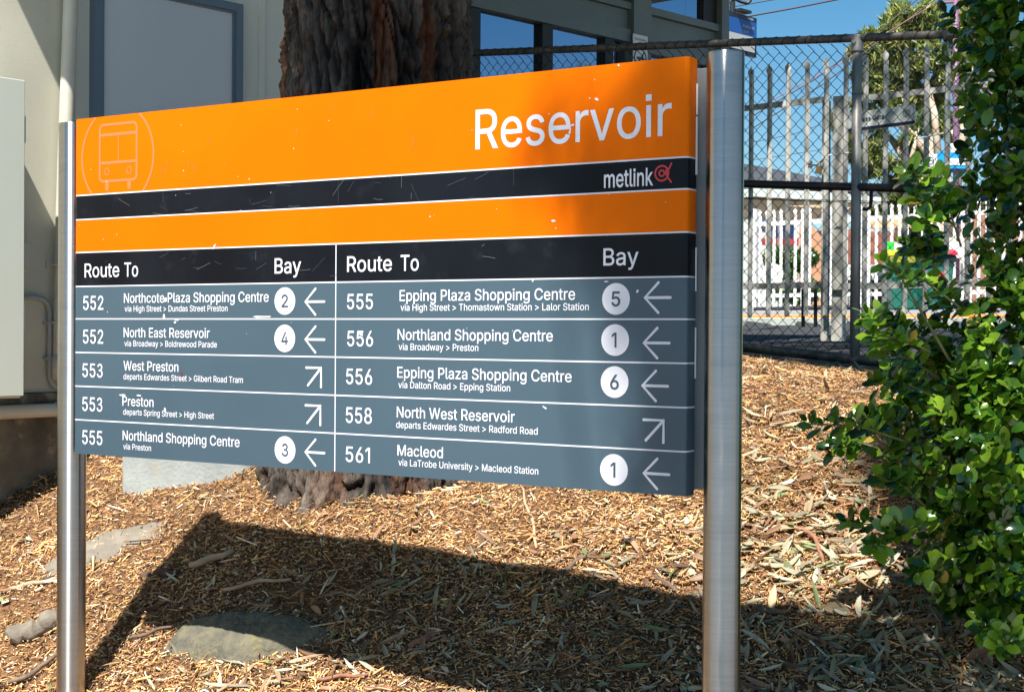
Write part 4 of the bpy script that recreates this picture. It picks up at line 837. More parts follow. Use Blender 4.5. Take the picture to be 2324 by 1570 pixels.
mb = MB(); mb.tube([at(1838 + 4 * math.sin(k * .9), 385 + (k - 8) * 1.0 - 10, 13.72) for k in range(0, 14)], .010, 5); mb.tube([at(1836 + k * 4, 378 - (k * k) * .25 + 3 * math.sin(k * 2), 13.7) for k in range(9)], .009, 5); mb.build('chain', M['darkpole'], pf)
pk = at(1858, 386, 13.68); mb = MB().box((-.028, -.014, -.035), (.028, .014, .03), Matrix.Translation(pk) @ Matrix.Rotation(.3, 4, 'Y')); mb.tube([pk + Vector((-.018, 0, .025)), pk + Vector((-.016, 0, .055)), pk + Vector((0, 0, .066)), pk + Vector((.016, 0, .055)), pk + Vector((.018, 0, .025))], .006, 6); mb.build('padlock', M['padlock'], pf)
for px in (1822, 1850):
    mb = MB().tube([at(px, 655, 13.85), at(px, 742, 13.85)], .017, 8); mb.build('drop_bolt', M['darkpole'], pf)
# bypass gate sign, fixed to the palisade
p0 = at(1946, 259, 13.1); gs = thing('bypass_gate_sign', p0 - Vector((0, 0, .1)), 'grey sign reading Bypass Gate fixed across the palisade fence', 'sign')
bd_ = (at(2075, 242, 12.83) - at(1925, 262, 13.2)); bl = bd_.length; bx = bd_.normalized(); by = Vector((-bx.z * bx.x, -bx.z * bx.y, 1)).normalized(); bnn = bx.cross(by).normalized()
if bnn.y > 0: bnn = -bnn
o_s = at(1925, 300, 13.2); mb = MB(); mb.obox(o_s, bx * bl, -bnn * .03, by * .16); mb.build('sign_plate', M['signgrey'], gs, bevel=.003)
mb = MB(); mb.obox(o_s + bnn * .001, bx * bl, bnn * .002, by * .026); mb.build('dark_strip', M['navy'], gs)
lettering('Bypass Gate', o_s + bx * .045 + by * .073 + bnn * .003, bx, by, .285, .040, M['navy'], gs, .014)
mb = MB(); c0 = o_s + bx * (bl - .065) + by * .095 + bnn * .003; mb.tube([c0 + bx * (.03 * math.cos(a)) + by * (.03 * math.sin(a)) for a in np.linspace(0, 2 * math.pi, 24)], .0025, 4, False); mb.tube([c0 + bx * (.014 * math.cos(a)) + by * (.014 * math.sin(a)) for a in np.linspace(0, 2 * math.pi, 16)], .004, 4, False); mb.build('round_logo', M['dark_print'], gs)
MB().tube([at(1880, 353, 13.3), at(1925, 347, 13.22)], .006, 5).build('support_wire', M['white'], gs); MB().tube([at(2078, 316, 12.84), at(2140, 303, 12.7)], .006, 5).build('support_wire', M['white'], gs)
# far white one
o2 = at(1700, 757, 28.0); o2.z = EYE
wf = thing('white_palisade_fence', o2 + Vector((0, 0, .4)), 'bright white palisade fence on the far side of the paved platform', 'fence')
palisade(wf, o2, .06, 7.6, .1365, .47, 2.24, .012, .058, M['whitepale'], skip=(9, 10))
rail(wf, o2, 0, 7.6, 1.98, .075, .015, M['whitepale']); rail(wf, o2, 0, 7.6, .68, .07, .008, M['whitepale'])
mb = MB(); mb.obox(o2 + PD * -.05 + Vector((0, 0, .3)), PD * .16, -PN * .16, (0, 0, 2.0)); mb.build('end_post', M['whitepale'], wf, bevel=.02)

# ------------------------------------------------------------------ beyond: bins, boards, pole, wires
def wheelie(px, py, Y, lidc, lidname, lab, decal):
    b0 = at(px, py, Y); z0 = Hf(b0.x, b0.y); t = thing('wheelie_bin', (b0.x, b0.y, z0), lab, 'bin', 'council bins in front of the white fence')
    h = .86; mb = MB(); wt, dt, wb_, db = .27, .30, .20, .22
    vs = [(-wb_, -db, 0), (wb_, -db, 0), (wb_, db, 0), (-wb_, db, 0), (-wt, -dt, h), (wt, -dt, h), (wt, dt, h), (-wt, dt, h)]
    mb.add([(b0.x + a, b0.y + b, z0 + c) for a, b, c in vs], [(0,3,2,1),(4,5,6,7),(0,1,5,4),(1,2,6,5),(2,3,7,6),(3,0,4,7)]); mb.build('bin_body', mat('bin_green', (.012, .13, .09), .45), t, bevel=.03)
    mb = MB(); prof = [(-dt - .05, h + .01), (-dt - .04, h + .07), (-dt * .3, h + .12), (dt * .7, h + .12), (dt + .03, h + .06), (dt + .03, h + .01)]
    mb.prism(prof, (b0.x - wt - .03, b0.y, z0), (0, 1, 0), (0, 0, 1), (2 * wt + .06, 0, 0)); mb.build('lid', mat(lidname, lidc, .4), t, bevel=.02)
    mb = MB(); mb.box((b0.x - wt - .01, b0.y - dt - .035, z0 + h - .10), (b0.x + wt + .01, b0.y - dt + .01, z0 + h)); mb.build('rim', mat('bin_rim_' + lidname, decal, .4), t, bevel=.01)
    mb = MB(); mb.box((b0.x - .09, b0.y - dt - .015, z0 + .42), (b0.x + .09, b0.y - dt + .03, z0 + .60)); mb.build('sticker', mat('sticker_' + lidname, lidc, .5), t)
    for sx in (-1, 1):
        mb = MB().tube([(b0.x + sx * .17, b0.y + .22, z0 + .1), (b0.x + sx * .23, b0.y + .22, z0 + .1)], .10, 14); mb.build('wheel', M['blackpipe'], t)
wheelie(2046, 720, 25.4, (.85, .62, .01), 'yellow_lid', 'green wheelie bin with a yellow lid left of the red-lidded one', (.25, .27, .03))
wheelie(2117, 718, 25.0, (.72, .02, .05), 'red_lid', 'green wheelie bin with a red lid behind the bush', (.012, .012, .014))
tb = thing('timetable_board', at(2085, 640, 26.2), 'white timetable board with a green edge above the bins', 'sign')
a0 = at(2014, 585, 26.2); a1 = at(2185, 585, 25.6); axd = (a1 - a0); hgt = (at(2014, 549, 26.2) - a0).z
mb = MB(); mb.obox(a0, axd, (0, .06, 0), (0, 0, hgt)); mb.build('board', M['white'], tb)
mb = MB(); mb.obox(a0 + Vector((-.01, -.012, 0)), axd * .09, (0, .01, 0), (0, 0, hgt)); mb.build('green_edge', mat('bright_green', (.03, .60, .06), .5), tb)
mb = MB()
for k in range(5): mb.obox(a0 + axd * (.18 + .17 * k) + Vector((0, -.006, .02)), axd * .005, (0, .004, 0), (0, 0, hgt - .04))
mb.build('column_rules', mat('pale_rule', (.6, .5, .5), .6), tb)
for (st, fr, zz, h_) in (('3 E', .40, .04, .045), ('31', .54, .045, .045), ('10', .2, hgt - .09, .04)): lettering(st, a0 + axd * fr + Vector((0, -.008, zz)), axd.normalized(), UPV, .09, h_, M['dark_print'], tb)
mb = MB(); mb.obox(a0 + axd * .3 + Vector((0, -.007, hgt - .06)), axd * .45 + Vector((0, 0, .02)), (0, .004, 0), (0, 0, .008)); mb.build('rule', M['dark_print'], tb)
for fr in (.08, .9): mb = MB().tube([a0 + axd * fr + Vector((0, .09, -1.1)), a0 + axd * fr + Vector((0, .09, .2))], .03, 8); mb.build('leg', M['whitepale'], tb)
# purple pole with its signs
pb = at(2170, 700, 30.0); pole = thing('purple_station_pole', (pb.x, pb.y, Hf(pb.x, pb.y)), 'tall purple steel pole rising behind the bush with a crossbar at its top', 'pole')
pt_ = at(2168, -60, 30.0); MB().tube([Vector((pb.x, pb.y, Hf(pb.x, pb.y))), pt_], [.062, .058], 16).build('pole', M['purple'], pole, smooth=True)
MB().tube([at(2134, 8, 30), at(2168, 5, 30), at(2215, 0, 30)], .028, 8).build('crossbar', mat('red_brown_bar', (.20, .07, .07), .5), pole)
MB().tube([at(2134, 2, 30), at(2134, 14, 30)], .04, 8).build('end_cap', M['darkpole'], pole)
def plate(t, x0, y0, x1, y1, Y, m, name, th=.03):
    a = at(x0, y1, Y); b = at(x1, y1, Y); c = at(x0, y0, Y); mb = MB(); mb.obox(a, b - a, (0, th, 0), c - a); return mb.build(name, m, t)
ps = thing('platform_number_sign', at(2170, 346, 29.7), 'white plate with the number 15 twice on the purple pole', 'sign'); plate(ps, 2146, 326, 2200, 346, 29.7, M['white'], 'plate')
lettering('15', at(2149, 343, 29.69), (1, 0, 0), UPV, .08, .11, M['dark_print'], ps); lettering('15', at(2176, 341, 29.69), (1, 0, 0), UPV, .14, .10, M['dark_print'], ps)
bsn = thing('blue_station_sign', at(2160, 392, 29.2), 'blue and white sign box below the number plate, half hidden by leaves', 'sign')
plate(bsn, 2102, 350, 2126, 397, 29.2, M['white'], 'white_panel', .06); plate(bsn, 2126.5, 346, 2200, 383, 29.2, mat('cyan_blue', (.01, .28, .62), .4), 'blue_panel', .06); plate(bsn, 2126.5, 383.5, 2200, 392, 29.2, M['navy'], 'lower_strip', .06)
MB().tube([at(2112 + 6 * math.cos(a), 366 + 8 * math.sin(a), 29.17) for a in np.linspace(0, 2 * math.pi, 20)], .010, 4, False).build('ring_symbol', M['dark_print'], bsn)
plate(bsn, 2148, 360, 2190, 375, 29.19, M['white'], 'white_symbol', .01)
def cable(lab, pts, r, m, nm='overhead_cable'):
    mb = MB().tube(pts, r, 5); o = mb.build(nm, m); return tag(o, lab, 'cable', 'railway wires above the palisade fence')
cable('dark overhead wire crossing the sky left of the fence post from the platform sign', [at(1640, 51, 22), at(1700, 38, 22), at(1800, 20, 22), at(1915, -3, 22), at(2100, -45, 22)], .013, M['cable'])
cable('thin overhead wire at the top edge, above the other one', [at(1630, 22, 22), at(1690, 12, 22), at(1780, -4, 22)], .008, M['cable'])
cable('long dark wire running up steeply in front of the far gum tree', [at(1710, 262, 30), at(1850, 180, 30), at(1990, 75, 30), at(2090, -8, 30)], .013, M['cable'])
cable('second dark wire just right of and below the first one over the gum tree', [at(1710, 290, 34), at(1870, 190, 34), at(2000, 90, 34), at(2140, -14, 34)], .014, M['cable'])
cable('reddish wire between the two dark ones behind the palisade tips', [at(1712, 250, 28), at(1830, 185, 28), at(1900, 150, 28), at(2020, 70, 28), at(2120, 10, 28)], .008, M['redcable'])
cable('thin slack wire low over the palisade between the pickets', [at(1700, 325, 40), at(1800, 305, 40), at(1900, 270, 40)], .008, M['cable'])
cable('thinnest wire, just under the slack one over the palisade', [at(1700, 365, 40), at(1800, 350, 40), at(1930, 330, 40)], .007, M['cable'])

# ------------------------------------------------------------------ far buildings
def facade(root, px0, px1, pyt, pyb, Y, m, name='wall', dep=.4, Y2=None):
    a = at(px0, pyb, Y); b = at(px1, pyb, Y2 or Y); b.z = a.z; h = at(px0, pyt, Y).z - a.z; mb = MB(); mb.obox(a, b - a, (0, dep, 0), (0, 0, h)); return mb.build(name, m, root)
def brick_mat(name, c1, c2, mortar, sc):
    m = bpy.data.materials.new(name); m.use_nodes = True; nt = m.node_tree; N = nt.nodes; L = nt.links; b = N['Principled BSDF']; b.inputs['Roughness'].default_value = .9
    tc = N.new('ShaderNodeTexCoord'); mp = N.new('ShaderNodeMapping'); mp.inputs['Rotation'].default_value = (R(90), 0, 0); L.new(tc.outputs['Object'], mp.inputs[0])
    br = N.new('ShaderNodeTexBrick'); br.inputs['Color1'].default_value = (*c1, 1); br.inputs['Color2'].default_value = (*c2, 1); br.inputs['Mortar'].default_value = (*mortar, 1); br.inputs['Scale'].default_value = sc; br.inputs['Mortar Size'].default_value = .012
    L.new(mp.outputs[0], br.inputs[0]); L.new(br.outputs[0], b.inputs[0]); return m
redb = brick_mat('red_brick', (.30, .10, .06), (.24, .08, .05), (.30, .20, .16), 4.2); oranb = brick_mat('orange_brick', (.52, .26, .14), (.44, .22, .12), (.5, .36, .26), 4.2)
GZ = EYE + .47
# gabled shelter with dark roof, at left
sh = thing('platform_shelter', at(1800, 690, 36), 'shelter with a dark sloping roof and pale fascia left of the fence post', 'building')
def quadslab(root, pts, th, m, name):
    mb = MB(); n = len(pts); P = [Vector(p) for p in pts]; nv = Vector((0, th, 0)); mb.add(P + [p + nv for p in P], [tuple(range(n)), tuple(reversed(range(n, 2 * n)))] + [(i, n + i, n + (i + 1) % n, (i + 1) % n) for i in range(n)]); return mb.build(name, m, root)
quadslab(sh, [at(1560, 440, 34), at(1560, 352, 34), at(1713, 376, 34), at(1880, 407, 34), at(1990, 436, 34), at(1996, 446, 34), at(1880, 428, 34)], 3.5, mat('dark_roof', (.075, .085, .10), .6), 'roof')
quadslab(sh, [at(1560, 442, 33.9), at(1713, 428, 33.9), at(1880, 436, 33.9), at(1999, 448, 33.9), at(1999, 464, 33.9), at(1713, 446, 33.9), at(1560, 460, 33.9)], .1, mat('pale_fascia', (.50, .58, .52), .6), 'fascia')
quadslab(sh, [at(1560, 460, 34.2), at(1713, 445, 34.2), at(1999, 463, 34.2), at(1880, 478, 34.2), at(1713, 476, 34.2), at(1560, 480, 34.2)], 3.0, mat('beige_soffit', (.52, .40, .27), .7), 'soffit')
facade(sh, 1560, 1812, 478, 700, 40, M['signgrey'], 'wall'); facade(sh, 1716, 1745, 482, 512, 39.9, M['blue'], 'window', .1); facade(sh, 1750, 1800, 482, 540, 39.8, mat('dark_blue_glass', (.02, .04, .12), .2), 'window', .1)
facade(sh, 1730, 1812, 541, 556, 39.7, mat('dark_red_band', (.35, .03, .03), .6), 'red_band', .1)
for px in (1770, 1880): MB().tube([at(px, 478, 35.5), at(px, 700, 35.5)], .06, 8).build('support_post', M['whitepale'], sh)
ob = thing('orange_brick_house', at(1815, 700, 42), 'orange brick house with stepped parapet behind the flowering shrub', 'building')
quadslab(ob, [at(1700, 700, 42), at(1700, 556, 42), at(1812, 556, 42), at(1812, 512, 42), at(1842, 512, 42), at(1862, 536, 42), at(1872, 560, 42), at(1872, 700, 42)], 5, oranb, 'wall')
rb = thing('red_brick_shop_building', at(2000, 700, 46), 'red brick two storey shop with white name board over dark windows', 'building')
facade(rb, 1868, 2040, 520, 702, 46, redb, 'wall', 6); facade(rb, 2040.5, 2330, 488, 702, 45, brick_mat('brown_brick', (.30, .15, .09), (.24, .12, .07), (.36, .28, .2), 4.2), 'wall', 6)
facade(rb, 1975, 2110, 492, 517, 44.8, mat('tan_panel', (.62, .40, .20), .7), 'upper_panel', .3); facade(rb, 1975, 2030, 518, 526, 44.7, M['conduit'], 'gutter', .3)
sb_ = facade(rb, 1840, 2030, 600, 634, 44.0, M['white'], 'name_board', .3)
lettering('AZZARESE', at(1890, 630, 43.9), (1, 0, 0), UPV, 1.75, .26, M['dark_print'], rb)
facade(rb, 1850, 2030, 636, 700, 44.4, mat('shop_glass', (.015, .015, .018), .15), 'shop_window', .2)
for px in (1885, 1925, 1975, 2005): facade(rb, px, px + 3, 636, 700, 44.3, M['conduit'], 'window_bar', .1)
facade(rb, 2045, 2060, 530, 556, 44.9, M['dark'], 'upper_window', .1); facade(rb, 2085, 2102, 526, 548, 44.9, M['dark'], 'upper_window', .1); facade(rb, 2150, 2175, 520, 548, 44.9, M['dark'], 'upper_window', .1)
# long platform bench / low dark rail under the white fence
lb = thing('low_platform_bench', at(1850, 706, 27), 'long low dark bench rail at the foot of the white fence', 'bench')
mb = MB(); p = at(1712, 703, 27.3); q = at(1950, 697, 26.0); mb.tube([p, q], .05, 6); mb.build('seat', M['darkpole'], lb)
for k in range(13): 
    a = p.lerp(q, (k + .3) / 13); MB().tube([a, a - Vector((0, 0, .18))], .025, 5).build('leg', M['darkpole'], lb)
ws = thing('white_round_sign', at(1760, 620, 31), 'white rounded sign with a teal stripe beside the shrub', 'sign')
mb = MB(); c0 = at(1752, 622, 31); mb.tube([c0, c0 + Vector((0, .05, 0))], .22, 20); mb.build('sign_disc', M['white'], ws)
a = at(1735, 651, 30.9); mb = MB(); mb.obox(a, (.48, 0, 0), (0, .04, 0), (0, 0, .06)); mb.build('teal_stripe', mat('teal', (.01, .35, .35), .5), ws); MB().tube([at(1740, 651, 31.1), at(1740, 700, 31.1)], .03, 6).build('post', M['whitepale'], ws)

# shrubs and trees far off
def shrub(name, label, blobs, Y, per, l, wd, cols, wts, flowers=None, cat='shrub', trunkbase=None, droop=.1):
    cs = [tuple(at(x, y, Y + random.uniform(-.4, .4) * (r / 30 + .3))) for x, y, r in blobs]; rs = [r / 3480 * Y for x, y, r in blobs]
    base = trunkbase or at(blobs[0][0], 700, Y); t = thing(name, base, label, cat)
    V, F, C = leaf_cloud(cs, rs, per, l, wd, cols, wts, droop); o = mesh_np('foliage', V, F, M['gumleaf'], t, colors=C); o['kind'] = 'stuff'
    if flowers:
        V, F, C = leaf_cloud(cs, rs, flowers, .07, .07, [(.8, .8, .76), (.8, .6, .05)], [8, 1], 0); o = mesh_np('flowers', V, F, M['litter'], t, colors=C); o['kind'] = 'stuff'
    return t, cs
SG = [(.05, .12, .03), (.09, .18, .04), (.14, .22, .05), (.03, .07, .02)]
t_, cs = shrub('flowering_shrub', 'green oleander-like shrub with white flowers between the two palisade fences', [(1770 + random.uniform(-24, 75), 560 + random.uniform(0, 125), random.uniform(14, 24)) for _ in range(26)], 33, 150, .17, .05, SG, [3, 3, 2, 2], 12, droop=-.3)
MB().tube([at(1810, 700, 33), at(1812, 640, 33)], .05, 6).build('stem', M['wood'], t_)
# far gum tree
GY = 40
gblobs = []
for (x, y, r, n) in ((1975, 110, 42, 7), (2040, 75, 52, 9), (2110, 45, 50, 8), (2170, 60, 45, 7), (1990, 190, 40, 7), (1960, 260, 30, 5), (2060, 150, 50, 7), (2120, 120, 42, 5), (1935, 290, 34, 4), (1930, 330, 24, 3), (1990, 330, 30, 3), (2010, 250, 34, 4), (2070, 225, 36, 3), (2140, 200, 34, 3), (2190, 150, 40, 5), (2230, 90, 50, 6),
                     (1980, 370, 34, 5), (2030, 400, 34, 4), (1950, 355, 20, 2), (2070, 340, 28, 2), (2090, 430, 30, 3), (2010, 440, 30, 3), (2150, 300, 30, 2), (2210, 250, 40, 4), (2260, 180, 50, 6), (2060, 470, 26, 2), (1985, 455, 22, 2)):
    for _ in range(int(n * 2.3)): gblobs.append((x + random.gauss(0, r * .5), y + random.gauss(0, r * .42), random.uniform(.35, .62) * r))
gt, cs = shrub('distant_gum_tree', 'tall spreading gum tree with pale limbs beyond the palisade fences', gblobs, GY, 230, .32, .065, [(.16, .19, .055), (.25, .26, .07), (.09, .12, .05), (.32, .29, .11), (.05, .075, .04)], [3, 3, 3, 1, 2], cat='tree', trunkbase=at(2160, 700, GY), droop=.7)
mb = MB()
LM = [[(2170, 720, .34), (2165, 560, .30), (2120, 440, .22), (2065, 370, .17), (2040, 340, .12), (2010, 300, .06)], [(2160, 520, .2), (2150, 420, .16), (2105, 345, .13), (2050, 290, .10), (2020, 240, .06), (1990, 170, .03)],
      [(2120, 440, .12), (2075, 430, .09), (2040, 400, .06)], [(2130, 380, .1), (2120, 260, .09), (2098, 170, .06), (2085, 110, .03)], [(2065, 370, .07), (2075, 330, .05), (2078, 300, .03)], [(2165, 480, .12), (2185, 300, .10), (2180, 120, .05)], [(2050, 290, .05), (2000, 270, .03), (1970, 255, .02)]]
for L_ in LM: mb.tube([at(x, y, GY - .6 + .2 * k) for k, (x, y, r) in enumerate(L_)], [r for _, _, r in L_], 8)
mb.build('trunk_and_limbs', M['gumbark'], gt, smooth=True)
bt = thing('background_tree_line', at(2230, 700, 70), 'low bushy tree far off between the gum tree and the purple pole', 'tree')
cs2 = [tuple(at(2085 + random.uniform(-25, 60), 250 + random.uniform(0, 40), 70)) for _ in range(14)] + [tuple(at(random.uniform(1940, 2330), random.uniform(455, 500), 70)) for _ in range(40)]
V, F, C = leaf_cloud(cs2, [.55] * len(cs2), 120, .3, .1, GC, [3, 2, 3, 1, 2]); o = mesh_np('foliage', V, F, M['gumleaf'], bt, colors=C); o['kind'] = 'stuff'
MB().tube([at(2120, 700, 70), at(2110, 280, 70)], .2, 8).build('trunk', M['gumbark'], bt)

# ------------------------------------------------------------------ glossy bush, right foreground
def BP(px, py, Y): return at(px, py, Y)
bush_base = Vector((1.95, 5.25, Hf(1.95, 5.25)))
bush = thing('glossy_leaved_bush', bush_base, 'large bush with round glossy green leaves filling the right edge', 'bush')
ELL = []   # centre, radii
def ell(px, py, Y, rx, ry, rz): ELL.append((np.array(BP(px, py, Y)), np.array((rx, ry, rz))))
ell(2440, 120, 5.15, .40, .42, .62); ell(2420, 420, 5.15, .34, .40, .42); ell(2410, 830, 5.05, .52, .45, .37); ell(2400, 1000, 5.0, .56, .46, .42); ell(2420, 1230, 4.95, .46, .42, .33); ell(2330, -40, 5.2, .20, .3, .3)
TW = []
for c, r in ELL:
    area = r[0] * r[2]; nn = int(area * 2900)
    d = RNG.standard_normal((nn, 3)); d /= np.linalg.norm(d, axis=1, keepdims=True); d[:, 1] = np.where(RNG.random(nn) < .8, -np.abs(d[:, 1]), d[:, 1])
    rr = RNG.choice([1.0, .93, .84, .70, .5], nn, p=[.30, .25, .2, .15, .10]) + RNG.normal(0, .035, nn)
    for k in range(nn):
        TW.append((c + d[k] * r * rr[k], Vector(d[k]) + Vector((random.gauss(0, .35), random.gauss(0, .35), .45 + random.gauss(0, .3)))))
# projecting sprays (lit)
SPR = [((2200, 440), (2062, 396)), ((2170, 520), (2080, 450)), ((2160, 470), (2100, 500)), ((2180, 700), (2015, 605)), ((2150, 640), (2060, 560)), ((2120, 620), (2110, 540)), ((2100, 780), (1968, 722)), ((2110, 800), (1985, 762)), ((2050, 1000), (1838, 962)), ((1990, 1020), (1885, 1012)), ((2060, 1000), (1965, 945)),
       ((2160, 1210), (1932, 1190)), ((2100, 1150), (2000, 1085)), ((2080, 1180), (1985, 1240)), ((2220, 1330), (2112, 1290)), ((2250, 1400), (2150, 1350)), ((2200, 1280), (2080, 1300)), ((2250, 1420), (2230, 1430)), ((2180, 560), (2130, 430)), ((2120, 900), (1985, 870)), ((2130, 860), (2005, 800)), ((2300, 1430), (2280, 1465))]
tw = MB()
for (a, b) in SPR:
    Y = random.uniform(4.55, 4.9); pa = BP(*a, Y + .1); pb_ = BP(*b, Y); mid = (pa + pb_) / 2 + Vector((0, 0, .02)); tw.tube([pa, mid, pb_], [.004, .003, .002], 5)
    for f in (.35, .5, .65, .78, .9, 1.0): q = pa.lerp(pb_, f) + Vector((0, 0, .02 * math.sin(f * 3.1))); TW.append((np.array(q), (pb_ - pa).normalized() * .8 + Vector((random.gauss(0, .3), -.2, .5))))
for k in range(26):
    a = bush_base + Vector((random.uniform(-.2, .4), random.uniform(-.2, .2), 0)); e = TW[random.randrange(len(TW))][0]; tw.tube([a, (a + Vector(e)) / 2 + Vector((random.uniform(-.05, .05), 0, .1)), Vector(e)], [.012, .008, .003], 5)
twn = tw.build('stems', M['twig'], bush, smooth=True); twn['kind'] = 'stuff'
# leaf transforms
LFv = []
for t, wv in ((0, 0), (.06, .10), (.30, .42), (.58, .50), (.82, .36), (.96, .15), (1.0, 0)):
    for sg in (-1, 0, 1): LFv.append((t, wv * sg * .62, .10 * abs(sg) * wv - .13 * (t - .45) ** 2 * 1.2))
LFf = []
for r3 in range(6):
    for k in range(2): a = r3 * 3 + k; LFf.append((a, a + 1, a + 4, a + 3))
LFv = np.array(LFv); LFf = np.array(LFf)
T_ = []
for p, dv in TW:
    dv = Vector(dv).normalized(); nl = random.randint(5, 8); p = Vector(p); a0 = random.random() * 6
    s1 = dv.cross(Vector((.3, .2, .9))).normalized(); s2 = dv.cross(s1)
    for k in range(nl):
        an = a0 + k * 2.4; lean = random.uniform(.9, 1.45) if k < nl - 2 else random.uniform(.2, .7)
        dr = (dv * math.cos(lean) + (s1 * math.cos(an) + s2 * math.sin(an)) * math.sin(lean)); dr.z -= .12; dr.normalize()
        nrm = (dv + Vector((-.15, -.35, .55)) * .7 + Vector((random.gauss(0, .25), random.gauss(0, .25), random.gauss(0, .2)))); nrm = (nrm - dr * nrm.dot(dr))
        if nrm.length < .05: continue
        nrm.normalize(); L_ = random.uniform(.030, .070) * (1 if k < nl - 2 else .72)
        T_.append((p + dv * (-.02 + .006 * k) + dr * .004, dr, nrm.cross(dr), nrm, L_))
# the 300 that show largest: nearest to the camera and in frame
def score(t):
    p = t[0]; v = p - Vector((0, 0, EYE)); x = v.x / v.y
    return (v.length / t[4] * .03) / max(.25, abs(t[3].dot(v.normalized()))) + (0 if x < .33 else 50) + (2.0 if v.y > 4.85 else 0)
T_.sort(key=score); single = T_[:300]; rest = T_[300:]
lme = bpy.data.meshes.new('leaf'); lme.from_pydata([tuple(v) for v in LFv], [], [tuple(f) for f in LFf]); lme.update(); lme.materials.append(M['leafbush2'])
lme.polygons.foreach_set('use_smooth', [True] * len(lme.polygons)); d = off_of(bush)
for (p, ax, ay, az, L_) in single:
    o = bpy.data.objects.new('leaf', lme); COL.objects.link(o); o.parent = bush
    o.matrix_local = Matrix.Translation(p - d) @ Matrix(((ax.x, ay.x, az.x, 0), (ax.y, ay.y, az.y, 0), (ax.z, ay.z, az.z, 0), (0, 0, 0, 1))) @ Matrix.Scale(L_, 4)
P = np.array([t[0] for t in rest]); AX = np.array([t[1] for t in rest]); AY = np.array([t[2] for t in rest]); AZ = np.array([t[3] for t in rest]); LL = np.array([t[4] for t in rest])
V = P[:, None] + (AX[:, None] * LFv[None, :, 0:1] + AY[:, None] * LFv[None, :, 1:2] + AZ[:, None] * LFv[None, :, 2:3]) * LL[:, None, None]
F = (np.arange(len(rest)) * len(LFv))[:, None, None] + LFf[None]; cols = np.repeat(pal(len(rest), [(.028, .085, .010), (.075, .17, .014), (.17, .29, .022), (.014, .045, .012), (.30, .22, .05)], [3, 3, 3, 1.5, .12], .15), len(LFv), axis=0)
o = mesh_np('foliage', V.reshape(-1, 3), F.reshape(-1, 4), M['leafbush'], bush, smooth=True, colors=cols.clip(0, 1)); o['kind'] = 'stuff'

# ------------------------------------------------------------------ rocks, log, sticks on the bank
def hitg(px, py):
    d = at(px, py, 1.0) - Vector((0, 0, EYE)); Y = 6.0
    for _ in range(30):
        e = Hf(d.x * Y, Y) - (EYE + d.z * Y); e2 = Hf(d.x * (Y + .01), Y + .01) - (EYE + d.z * (Y + .01)); Y -= max(-.5, min(.5, e / ((e2 - e) / .01)))
    return Vector((d.x * Y, Y, EYE + d.z * Y))
def rock(name, outline, hgt, m, label, bury=.05, seed=0):
    P = [hitg(*p) for p in outline]; c = sum(P, Vector()) / len(P); n = 110; rings = 26
    ang = sorted(((math.atan2(p.y - c.y, p.x - c.x)) % (2 * math.pi), math.hypot(p.x - c.x, p.y - c.y)) for p in P)
    def rad(t):
        t %= 2 * math.pi
        for i in range(len(ang)):
            a0, r0 = ang[i]; a1, r1 = ang[(i + 1) % len(ang)]
            if i == len(ang) - 1: a1 += 2 * math.pi
            tt = t if t >= a0 else t + 2 * math.pi
            if a0 <= tt <= a1: f = (tt - a0) / max(1e-6, a1 - a0); return r0 + (r1 - r0) * f
        return ang[0][1]
    v = []
    for j in range(rings + 1):
        f = j / rings
        for k in range(n):
            t = 2 * math.pi * k / n; r = rad(t) * f; x = c.x + r * math.cos(t); y = c.y + r * math.sin(t)
            hh = hgt * (1 - f ** 5) * (1 + .30 * noise.noise(Vector((x * 6 + seed, y * 6, 0)))) + .008 * noise.noise(Vector((x * 30, y * 30, seed))) + .004 * noise.noise(Vector((x * 80, y * 80, seed))) - bury * f ** 12
            v.append((x, y, Hf(x, y) + hh))
    fs = [(j * n + k, (j + 1) * n + k, (j + 1) * n + (k + 1) % n, j * n + (k + 1) % n) for j in range(rings) for k in range(n)]
    mb = MB(); mb.add([Vector(p) for p in v], fs); o = mb.build(name, m, None, smooth=True); return tag(o, label, 'rock')
rock('rock', [(355, 1478), (400, 1425), (470, 1408), (560, 1408), (640, 1415), (740, 1430), (790, 1450), (720, 1475), (600, 1492), (480, 1500), (390, 1495)], .058, M['rock'], 'mossy green brown rock at the front, half in the shadow of the sign', seed=3)
rock('rock', [(45, 1318), (130, 1262), (200, 1228), (300, 1195), (420, 1180), (395, 1215), (300, 1240), (215, 1270), (150, 1310), (80, 1322)], .022, M['rock2'], 'long flat grey slab of rock behind the left post', seed=8)
def stick(px0, py0, px1, py1, r, label, m=None, bend=.02, name='stick', cat='stick'):
    a = hitg(px0, py0); b = hitg(px1, py1); pts = []; L_ = (b - a).length
    for k in range(9):
        f = k / 8; p = a.lerp(b, f); s = Vector((-(b - a).y, (b - a).x, 0)).normalized(); p += s * bend * math.sin(f * math.pi) + s * .006 * math.sin(f * 11 + px0); p.z = Hf(p.x, p.y) + r * .7 + .012; pts.append(p)
    o = MB().tube(pts, [r * (1.1 - .6 * abs(k / 8 - .35)) for k in range(9)], 7).build(name, m or M['wood'], None, smooth=True); return tag(o, label, cat)
paleW = mat('bleached_wood', (.48, .36, .24), .85, col2=(.36, .26, .17), scale=20); redW = mat('reddish_stick', (.30, .14, .08), .8, col2=(.22, .10, .06), scale=15)
stick(22, 1345, 130, 1322, .010, 'pale straight stick left of the left post', paleW, .0)
stick(1775, 1195, 1865, 1290, .009, 'reddish crooked twig on the leaf litter right of the right post', redW, .05)
stick(290, 1460, 400, 1425, .007, 'thin brown twig leading to the mossy rock', None, .0)
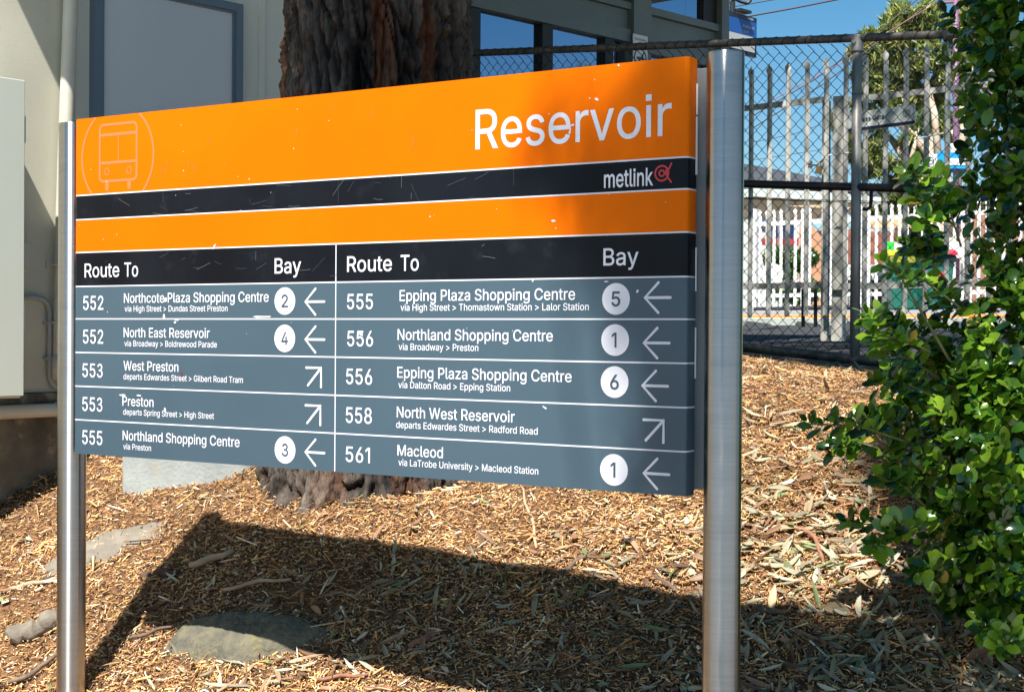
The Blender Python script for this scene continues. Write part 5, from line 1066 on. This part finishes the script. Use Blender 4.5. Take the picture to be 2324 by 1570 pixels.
stick(430, 1295, 530, 1262, .014, 'grey weathered branch piece lying in the sign shadow', paleW, .0)
stick(505, 1350, 660, 1325, .008, 'long thin twig inside the shadow, above the mossy rock', paleW, .02)
stick(930, 1480, 1000, 1440, .013, 'thick brown bark strip in the middle of the shadow', redW, .0)
stick(1265, 1318, 1360, 1255, .008, 'brown twig poking out of the upper shadow edge', None, .01)
stick(720, 1550, 860, 1538, .007, 'pale pinkish stick at the bottom edge', redW, .0)
stick(20, 1560, 130, 1490, .010, 'brown stick in the lower left corner', None, -.03)
stick(1220, 1252, 1180, 1110, .006, 'slim yellow splinter standing out on the sunlit mulch', paleW, .0)
# bark log
mb = MB(); a = hitg(30, 1462); b = hitg(135, 1418); pts = [a.lerp(b, f) + Vector((0, 0, .025 + .01 * math.sin(f * 9))) for f in np.linspace(0, 1, 14)]
mb.tube(pts, [.03 + .018 * math.sin(k * 1.3 + 1) * .5 + .012 for k in range(14)], 12); tag(mb.build('bark_log', mat('grey_bark_log', (.22, .19, .15), .95, col2=(.13, .11, .085), scale=18, bump=.008, bscale=40), None, smooth=True), 'knobbly grey piece of log by the foot of the left post', 'log')
mb = MB(); a = hitg(315, 1322); b = hitg(408, 1308); pts = [a.lerp(b, f) + Vector((0, 0, .018 + .01 * math.sin(f * 14))) for f in np.linspace(0, 1, 10)]
mb.tube(pts, [.006, .016, .022, .018, .026, .020, .024, .018, .014, .006], 8); tag(mb.build('bark_piece', mat('dark_bark_piece', (.12, .07, .045), .95, col2=(.06, .035, .025), scale=22, bump=.006), None, smooth=True), 'dark brown curled bark piece in the sun right of the left post', 'bark')
mb = MB(); c0 = hitg(1422, 1242)
for k in range(7): a = random.random() * 6; mb.add([c0 + Vector((.035 * math.cos(a + j * 1.3) * random.uniform(.5, 1), .03 * math.sin(a + j * 1.3), .02 + random.uniform(0, .025))) for j in range(4)], [(0, 1, 2, 3)])
tag(mb.build('scrap_of_foil', mat('foil', (.75, .72, .68), .35, .6), None), 'crumpled silvery scrap of paper on the sunlit mulch left of the right post', 'litter')

# tree across the road on the right: it stands outside the picture and shows mirrored in the station windows
rt = thing('roadside_tree', (21, 16.5, Hf(21, 16.5)), 'leafy tree across the road, mirrored in the station windows', 'tree')
cl = [(21 + random.gauss(0, 1.8), 16.5 + random.gauss(0, 2.2), 5.2 + random.gauss(0, 1.0)) for _ in range(46)]
V, F, C = leaf_cloud(cl, [random.uniform(.5, .9) for _ in cl], 220, .22, .07, GC, [3, 2, 3, 1, 2]); o = mesh_np('crown', V, F, M['gumleaf'], rt, colors=C); o['kind'] = 'stuff'
MB().tube([(21, 16.5, Hf(21, 16.5) - .1), (21.1, 16.4, 3.5), (21, 16.5, 5.5)], [.25, .18, .08], 12).build('trunk', M['gumbark'], rt, smooth=True)
